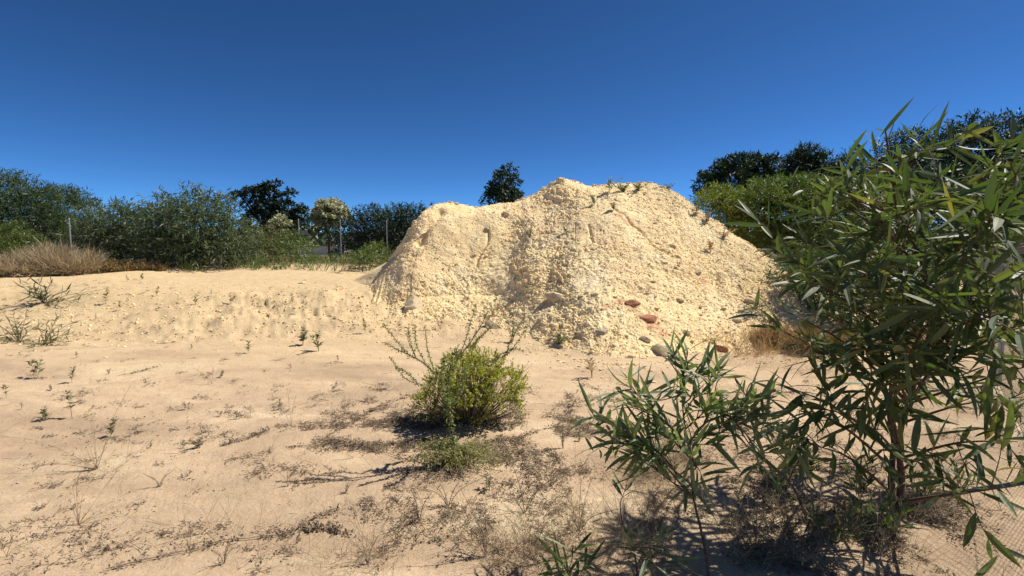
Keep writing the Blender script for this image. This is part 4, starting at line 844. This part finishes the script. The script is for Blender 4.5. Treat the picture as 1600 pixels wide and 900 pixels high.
def grass(lst, hmin, hmax, w, mat, name, label, lean=.5, cl=(4.0, -.3), tuft=7):
    xy = clumpy(patch(lst) if len(lst[0]) == 5 else lst, *cl); n0 = len(xy); xy = np.repeat(xy, tuft, 0) + rng.normal(size=(n0 * tuft, 2)) * .02; n = len(xy)
    base = np.stack([xy[:, 0], xy[:, 1], terrain(xy[:, 0], xy[:, 1]) - .005], -1); d = norm(rng.normal(size=(n, 3)) * lean * [1, 1, .2] + [0, 0, 1]); g = Geo()
    leaves(g, base, d, norm(rng.normal(size=(n, 3)) * [1, 1, .1]), (hmin + (hmax - hmin) * rng.random(n) ** 2), w, .55 * rng.random(n), 4, rng.random(n), 0)
    tag(g.build(name, mat), label, 'grass', kind='stuff')
grass([(450,860,300,60,40),(200,780,260,120,26),(700,880,220,60,170),(820,850,220,100,150),(950,860,240,90,170),(1020,740,70,50,90),(1150,850,240,90,110),(1000,760,200,80,50),(1330,640,160,80,110),(1450,640,200,90,110),(1300,840,240,90,110),(1405,815,70,30,60),(1470,760,120,60,60),(1060,720,120,50,60),(1250,570,140,30,260)], .05, .40, .0015, MAT['tan'], 'dry_grass', 'thin dry grass along the bottom edge and under the acacias', tuft=8, lean=.7)
x = rng.uniform(4.0, 8.5, 900); y = rng.uniform(7.4, 10.5, 900)
x = 1.5 + (y * 0) + rng.uniform(1.8, 5.5, 900); grass(np.stack([x, y], -1), .15, .5, .006, MAT['straw'], 'dry_grass', 'tawny dry grass between the heap foot and the shrubs', tuft=8, lean=.6)
n = 1200; x = rng.uniform(-17, -2.4, n); y = rng.uniform(15.8, 21, n); grass(np.stack([x, y], -1), .1, .42, .010, MAT['tan'], 'dry_grass', 'straw-coloured grass along the fence behind the bank', tuft=5, cl=(.7, -.05))
n = 2200; x = rng.uniform(-15, -2.4, n); y = rng.uniform(15.6, 22, n); grass(np.stack([x, y], -1), .12, .5, .02, MAT['mid'], 'green_weeds', 'green weeds along the fence behind the bank', tuft=5, cl=(.9, -.1))
n = 5000; x = rng.uniform(4.8, 22, n); y = rng.uniform(6, 24, n); k = x > y * .82 + 1.2; grass(np.stack([x[k], y[k]], -1), .1, .45, .012, MAT['straw'], 'dry_grass', 'dry grass on the ground beyond the right fence', tuft=4, cl=(1.2, -.1))
def mound(px, py, Y, wpx, hpx, mat, label, L, W, n, name='dry_bush'):
    c = P(px, 400, Y); c[2] = ground_z(c[0], c[1]); o = empty(name, c, label, 'dry grass'); a = wpx * Y / F; h = hpx * Y / F; g = Geo()
    th = rng.uniform(0, 6.283, n); r = rng.random(n) ** .5; b = np.stack([np.cos(th) * r * a, np.sin(th) * r * a * .6, np.zeros(n)], -1); top = h * np.sqrt(1 - r * r * .85) * (.8 + .45 * vnoise(b * 3.1 / max(a, .5), 4)); b[:, 2] = top * rng.random(n) * .75
    leaves(g, b, norm(rng.normal(size=(n, 3)) * .8 + b / a * .5 + [0, 0, .9]), rdir(n), L * (.6 + .8 * rng.random(n)), W, .4, 2, rng.random(n)); g.build('blades', MAT[mat], o)
    g = Geo()
    for _ in range(14): e = np.array([rng.normal() * a * .5, rng.normal() * a * .3, h * .8]); tube(g, curve([[0, 0, 0], e * .5 + [0, 0, .1], e], 5), .006, 3)
    g.build('stems', MAT['twig'], o)
mound(92, 0, 14.8, 58, 56, 'tan', 'tall dry tawny grass clump in front of the left fence post', .42, .011, 9000)
mound(22, 0, 14.2, 50, 34, 'tan', 'lower dry grass clump at the left edge', .3, .018, 4500)
mound(175, 0, 15.1, 28, 26, 'rust', 'rusty brown scrub patch right of the tall dry grass', .14, .03, 1500)
mound(232, 0, 15.4, 26, 20, 'rust', 'low rusty scrub under the broad acacia shrub', .13, .03, 1100)
mound(1228, 0, 8.2, 42, 34, 'straw', 'dry grass tangle at the right foot of the heap', .2, .010, 4500)
mound(1290, 0, 7.6, 46, 30, 'rust', 'brown grass tangle beneath the leafy shrub at the heap foot', .2, .010, 3500)
